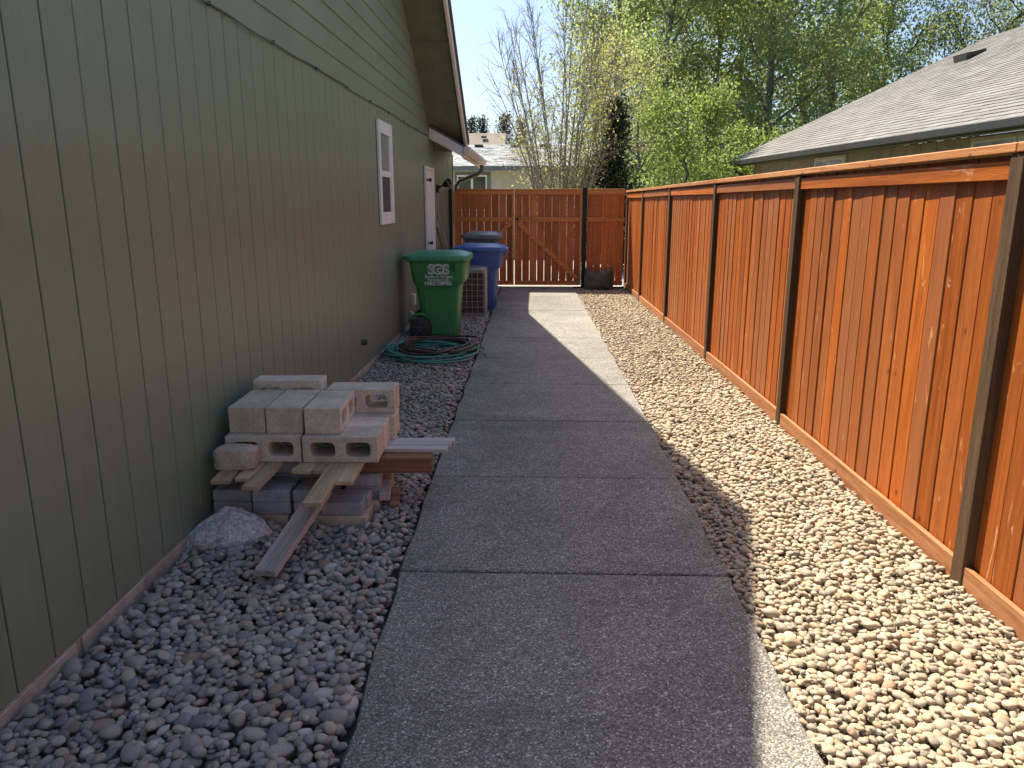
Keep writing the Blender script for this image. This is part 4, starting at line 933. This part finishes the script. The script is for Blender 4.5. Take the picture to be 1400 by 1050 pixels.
spec = [(838, 36, 13, 2.3, 'tall green poplar behind the dark conifer'), (905, 31, 13.5, 2.4, 'tall green poplar above the golden branches'), (968, 34, 14, 2.5, 'tall green poplar above the bright green bush'),
        (1040, 30, 13, 2.5, 'tall green poplar rising over the corner of the neighbour roof'), (1122, 33, 14, 2.6, 'tall green poplar over the middle of the neighbour roof slope'), (1190, 37, 13.5, 2.4, 'tall green poplar beside the leaning tree'),
        (1000, 40, 15, 2.8, 'tall green poplar in the back row between two nearer poplars'), (880, 42, 14, 2.8, 'tall green poplar in the back row over the conifer'), (1085, 41, 15, 3.0, 'tall green poplar in the back row over the neighbour roof slope')]
for i, (px, D, H_, cr, lab) in enumerate(spec):
    tree('poplar_tree', (X_at(px, D), D, -.1), H_, cr, 1.4, 19000, .135, M['leaf'], M['bark'], lab, 20+i, nlimb=20, group=PG_, trunk_r=.2, sig=.42)
tree('leafy_bush_tree', (X_at(935, 20.5), 20.5, -.1), 4.3, 1.35, .6, 11000, .075, M['leaf_bright'], M['bark'], 'low bright green leafy tree just behind the corner of the fences', 41, nlimb=14, sig=.2, trunk_r=.07)
tree('leafy_bush_tree', (X_at(1000, 22), 22, -.1), 3.5, 1.3, .5, 8000, .075, M['leaf_bright'], M['bark'], 'low bright green shrub tree under the neighbour eave corner', 42, nlimb=12, sig=.2, trunk_r=.06)
tree('golden_tree', (X_at(870, 25), 25, -.1), 6.0, 1.6, 1.8, 2000, .075, M['leaf_gold'], M['bark'], 'thin tree with golden young leaves right of the dark conifer', 43, nlimb=13, sig=.22, trunk_r=.08)
tree('golden_tree', (X_at(812, 23.5), 23.5, -.1), 6.8, 1.4, 1.6, 2200, .07, M['leaf_gold'], M['bark'], 'thin tree with orange gold leaves behind the bare stems', 44, nlimb=14, sig=.2, trunk_r=.08)
tree('leaning_tree', (X_at(1165, 29), 29, -.1), 9.2, 2.0, 3.4, 8000, .1, M['leaf_grey'], M['bark_dark'], 'sparse grey green tree leaning right over the neighbour roof', 45, lean=(.62, 0), nlimb=16, sig=.26, trunk_r=.17)
tree('leaning_tree', (X_at(1285, 33), 33, -.1), 9.3, 1.9, 3.5, 4200, .1, M['leaf_grey'], M['bark_dark'], 'thin grey green tree behind the neighbour roof ridge', 46, lean=(.1, 0), nlimb=13, sig=.28, trunk_r=.12)
# bare many-stemmed tree behind the gate
g = np.random.default_rng(50); base = Vector((X_at(768, 19), 19, -.1)); bt = thing('bare_tree', base, 'many stemmed nearly bare tree with small spring leaves behind the gate', 'tree')
mb = MB(); tips = []
for i in range(21):
    a = (i-10)/10; p = base+Vector((a*.16+g.normal(0, .03), g.normal(0, .1), 0)); d = Vector((a*.27+g.normal(0, .04), g.normal(0, .18), 1)).normalized()
    L = (6.6-1.3*abs(a))*g.uniform(.85, 1.05); steps = 9; pts = [p]; dd = d.copy(); rs = [.034]
    for s in range(steps):
        dd = (dd+Vector((g.normal(0, .03), g.normal(0, .03), .02))+Vector((a*.02, 0, 0))).normalized(); pts.append(pts[-1]+dd*L/steps); rs.append(.034*(1-.87*(s+1)/steps))
    mb.tube(pts, rs, 6, caps=False)
    for s in range(24):
        t = g.uniform(.22, .98); j = min(int(t*steps), steps-1); q = pts[j].lerp(pts[j+1], t*steps-j)
        nd = (dd+Vector(g.normal(0, .42, 3))).normalized(); l2 = g.uniform(.5, 1.3)*(1.1-.5*t); m_ = q+nd*l2*.5; e_ = m_+(nd+Vector((0, 0, .25))).normalized()*l2*.5
        mb.tube([q, m_, e_], [.009, .006, .003], 4, caps=False); tips += [m_, e_]
        for z_ in range(4):
            u_ = q.lerp(e_, g.uniform(.2, 1)); v2 = u_+(nd+Vector(g.normal(0, .5, 3))).normalized()*g.uniform(.15, .45); mb.tube([u_, v2], [.005, .002], 3, caps=False); tips.append(v2)
mb.build('trunk', M['bark_light'], bt, smooth=True, recalc=False)
T = np.array([tuple(x) for x in tips]); wt = np.clip(.42+.42*(T[:, 0]-base.x)+.5*np.exp(-((T[:, 2]-3.2)/1.6)**2), .03, 2); wt[T[:, 2] > 5.4] *= .25
P = T[g.choice(len(T), 8500, p=wt/wt.sum())]+g.normal(0, .07, (8500, 3)); obj('crown', leaves_mesh('crown', P, .055, g, M['leaf_bud']), None, bt)
# conifers
def conifer(name, base, H, rad, n, mat, lsz, label, seed, group=None, droop=-.25, tiers=26, open_=0.0):
    g = np.random.default_rng(seed); b = Vector(base); t = thing(name, b, label, 'tree', group); mb = MB()
    mb.tube([b, b+Vector((0, 0, H*.5)), b+Vector((0, 0, H))], [H*.018, H*.012, .01], 7, caps=False); P = []
    per = n//(tiers*7)
    for i in range(tiers):
        f = i/tiers; z = H*(.06+.93*f); rr = rad*(1-f)**.8*g.uniform(.75, 1.15)+.05
        for k_ in range(7):
            if g.random() < open_: continue
            a = g.uniform(0, 6.28); e = b+Vector((math.cos(a)*rr, math.sin(a)*rr, z+droop*rr)); q = b+Vector((0, 0, z))
            mb.tube([q, q.lerp(e, .5)+Vector((0, 0, .06*rr)), e], [.02, .012, .004], 4, caps=False)
            tt = g.uniform(.12, 1, per)**.7; pp = np.array(q)[None]+(np.array(e)-np.array(q))[None]*tt[:, None]; P.append(pp+g.normal(0, lsz*.9+.05*rr, (per, 3)))
    mb.build('trunk', M['bark_dark'], t, smooth=True, recalc=False)
    obj('crown', leaves_mesh('crown', np.concatenate(P), lsz, g, mat, .35), None, t); return t
conifer('conifer', (X_at(840, 18.9), 18.9, -.1), 4.05, .66, 7500, M['needle'], .11, 'dark pointed conifer behind the fence corner', 60, droop=.2)
conifer('conifer', (X_at(818, 19.4), 19.4, -.1), 2.9, .6, 4200, M['needle'], .11, 'dark bushy conifer beside the base of the bare tree', 61, droop=.2)
for px, D, top, rad, lab, sd in ((646, 75, 157, 2.0, 'far pine tree rising left of its twin over the brown roof', 62), (661, 78, 156, 1.9, 'far pine tree close to the gap of open sky', 63), (690, 72, 150, 2.6, 'broad far pine partly behind the bare branches', 64), (712, 76, 158, 2.5, 'far pine mostly hidden by the bare branches', 65)):
    conifer('pine_tree', (X_at(px, D), D, -.1), at_y(px, top, D).z+.1, rad*.62, 5200, M['needle_far'], .26, lab, sd, 'far pine trees', tiers=18, open_=.3)
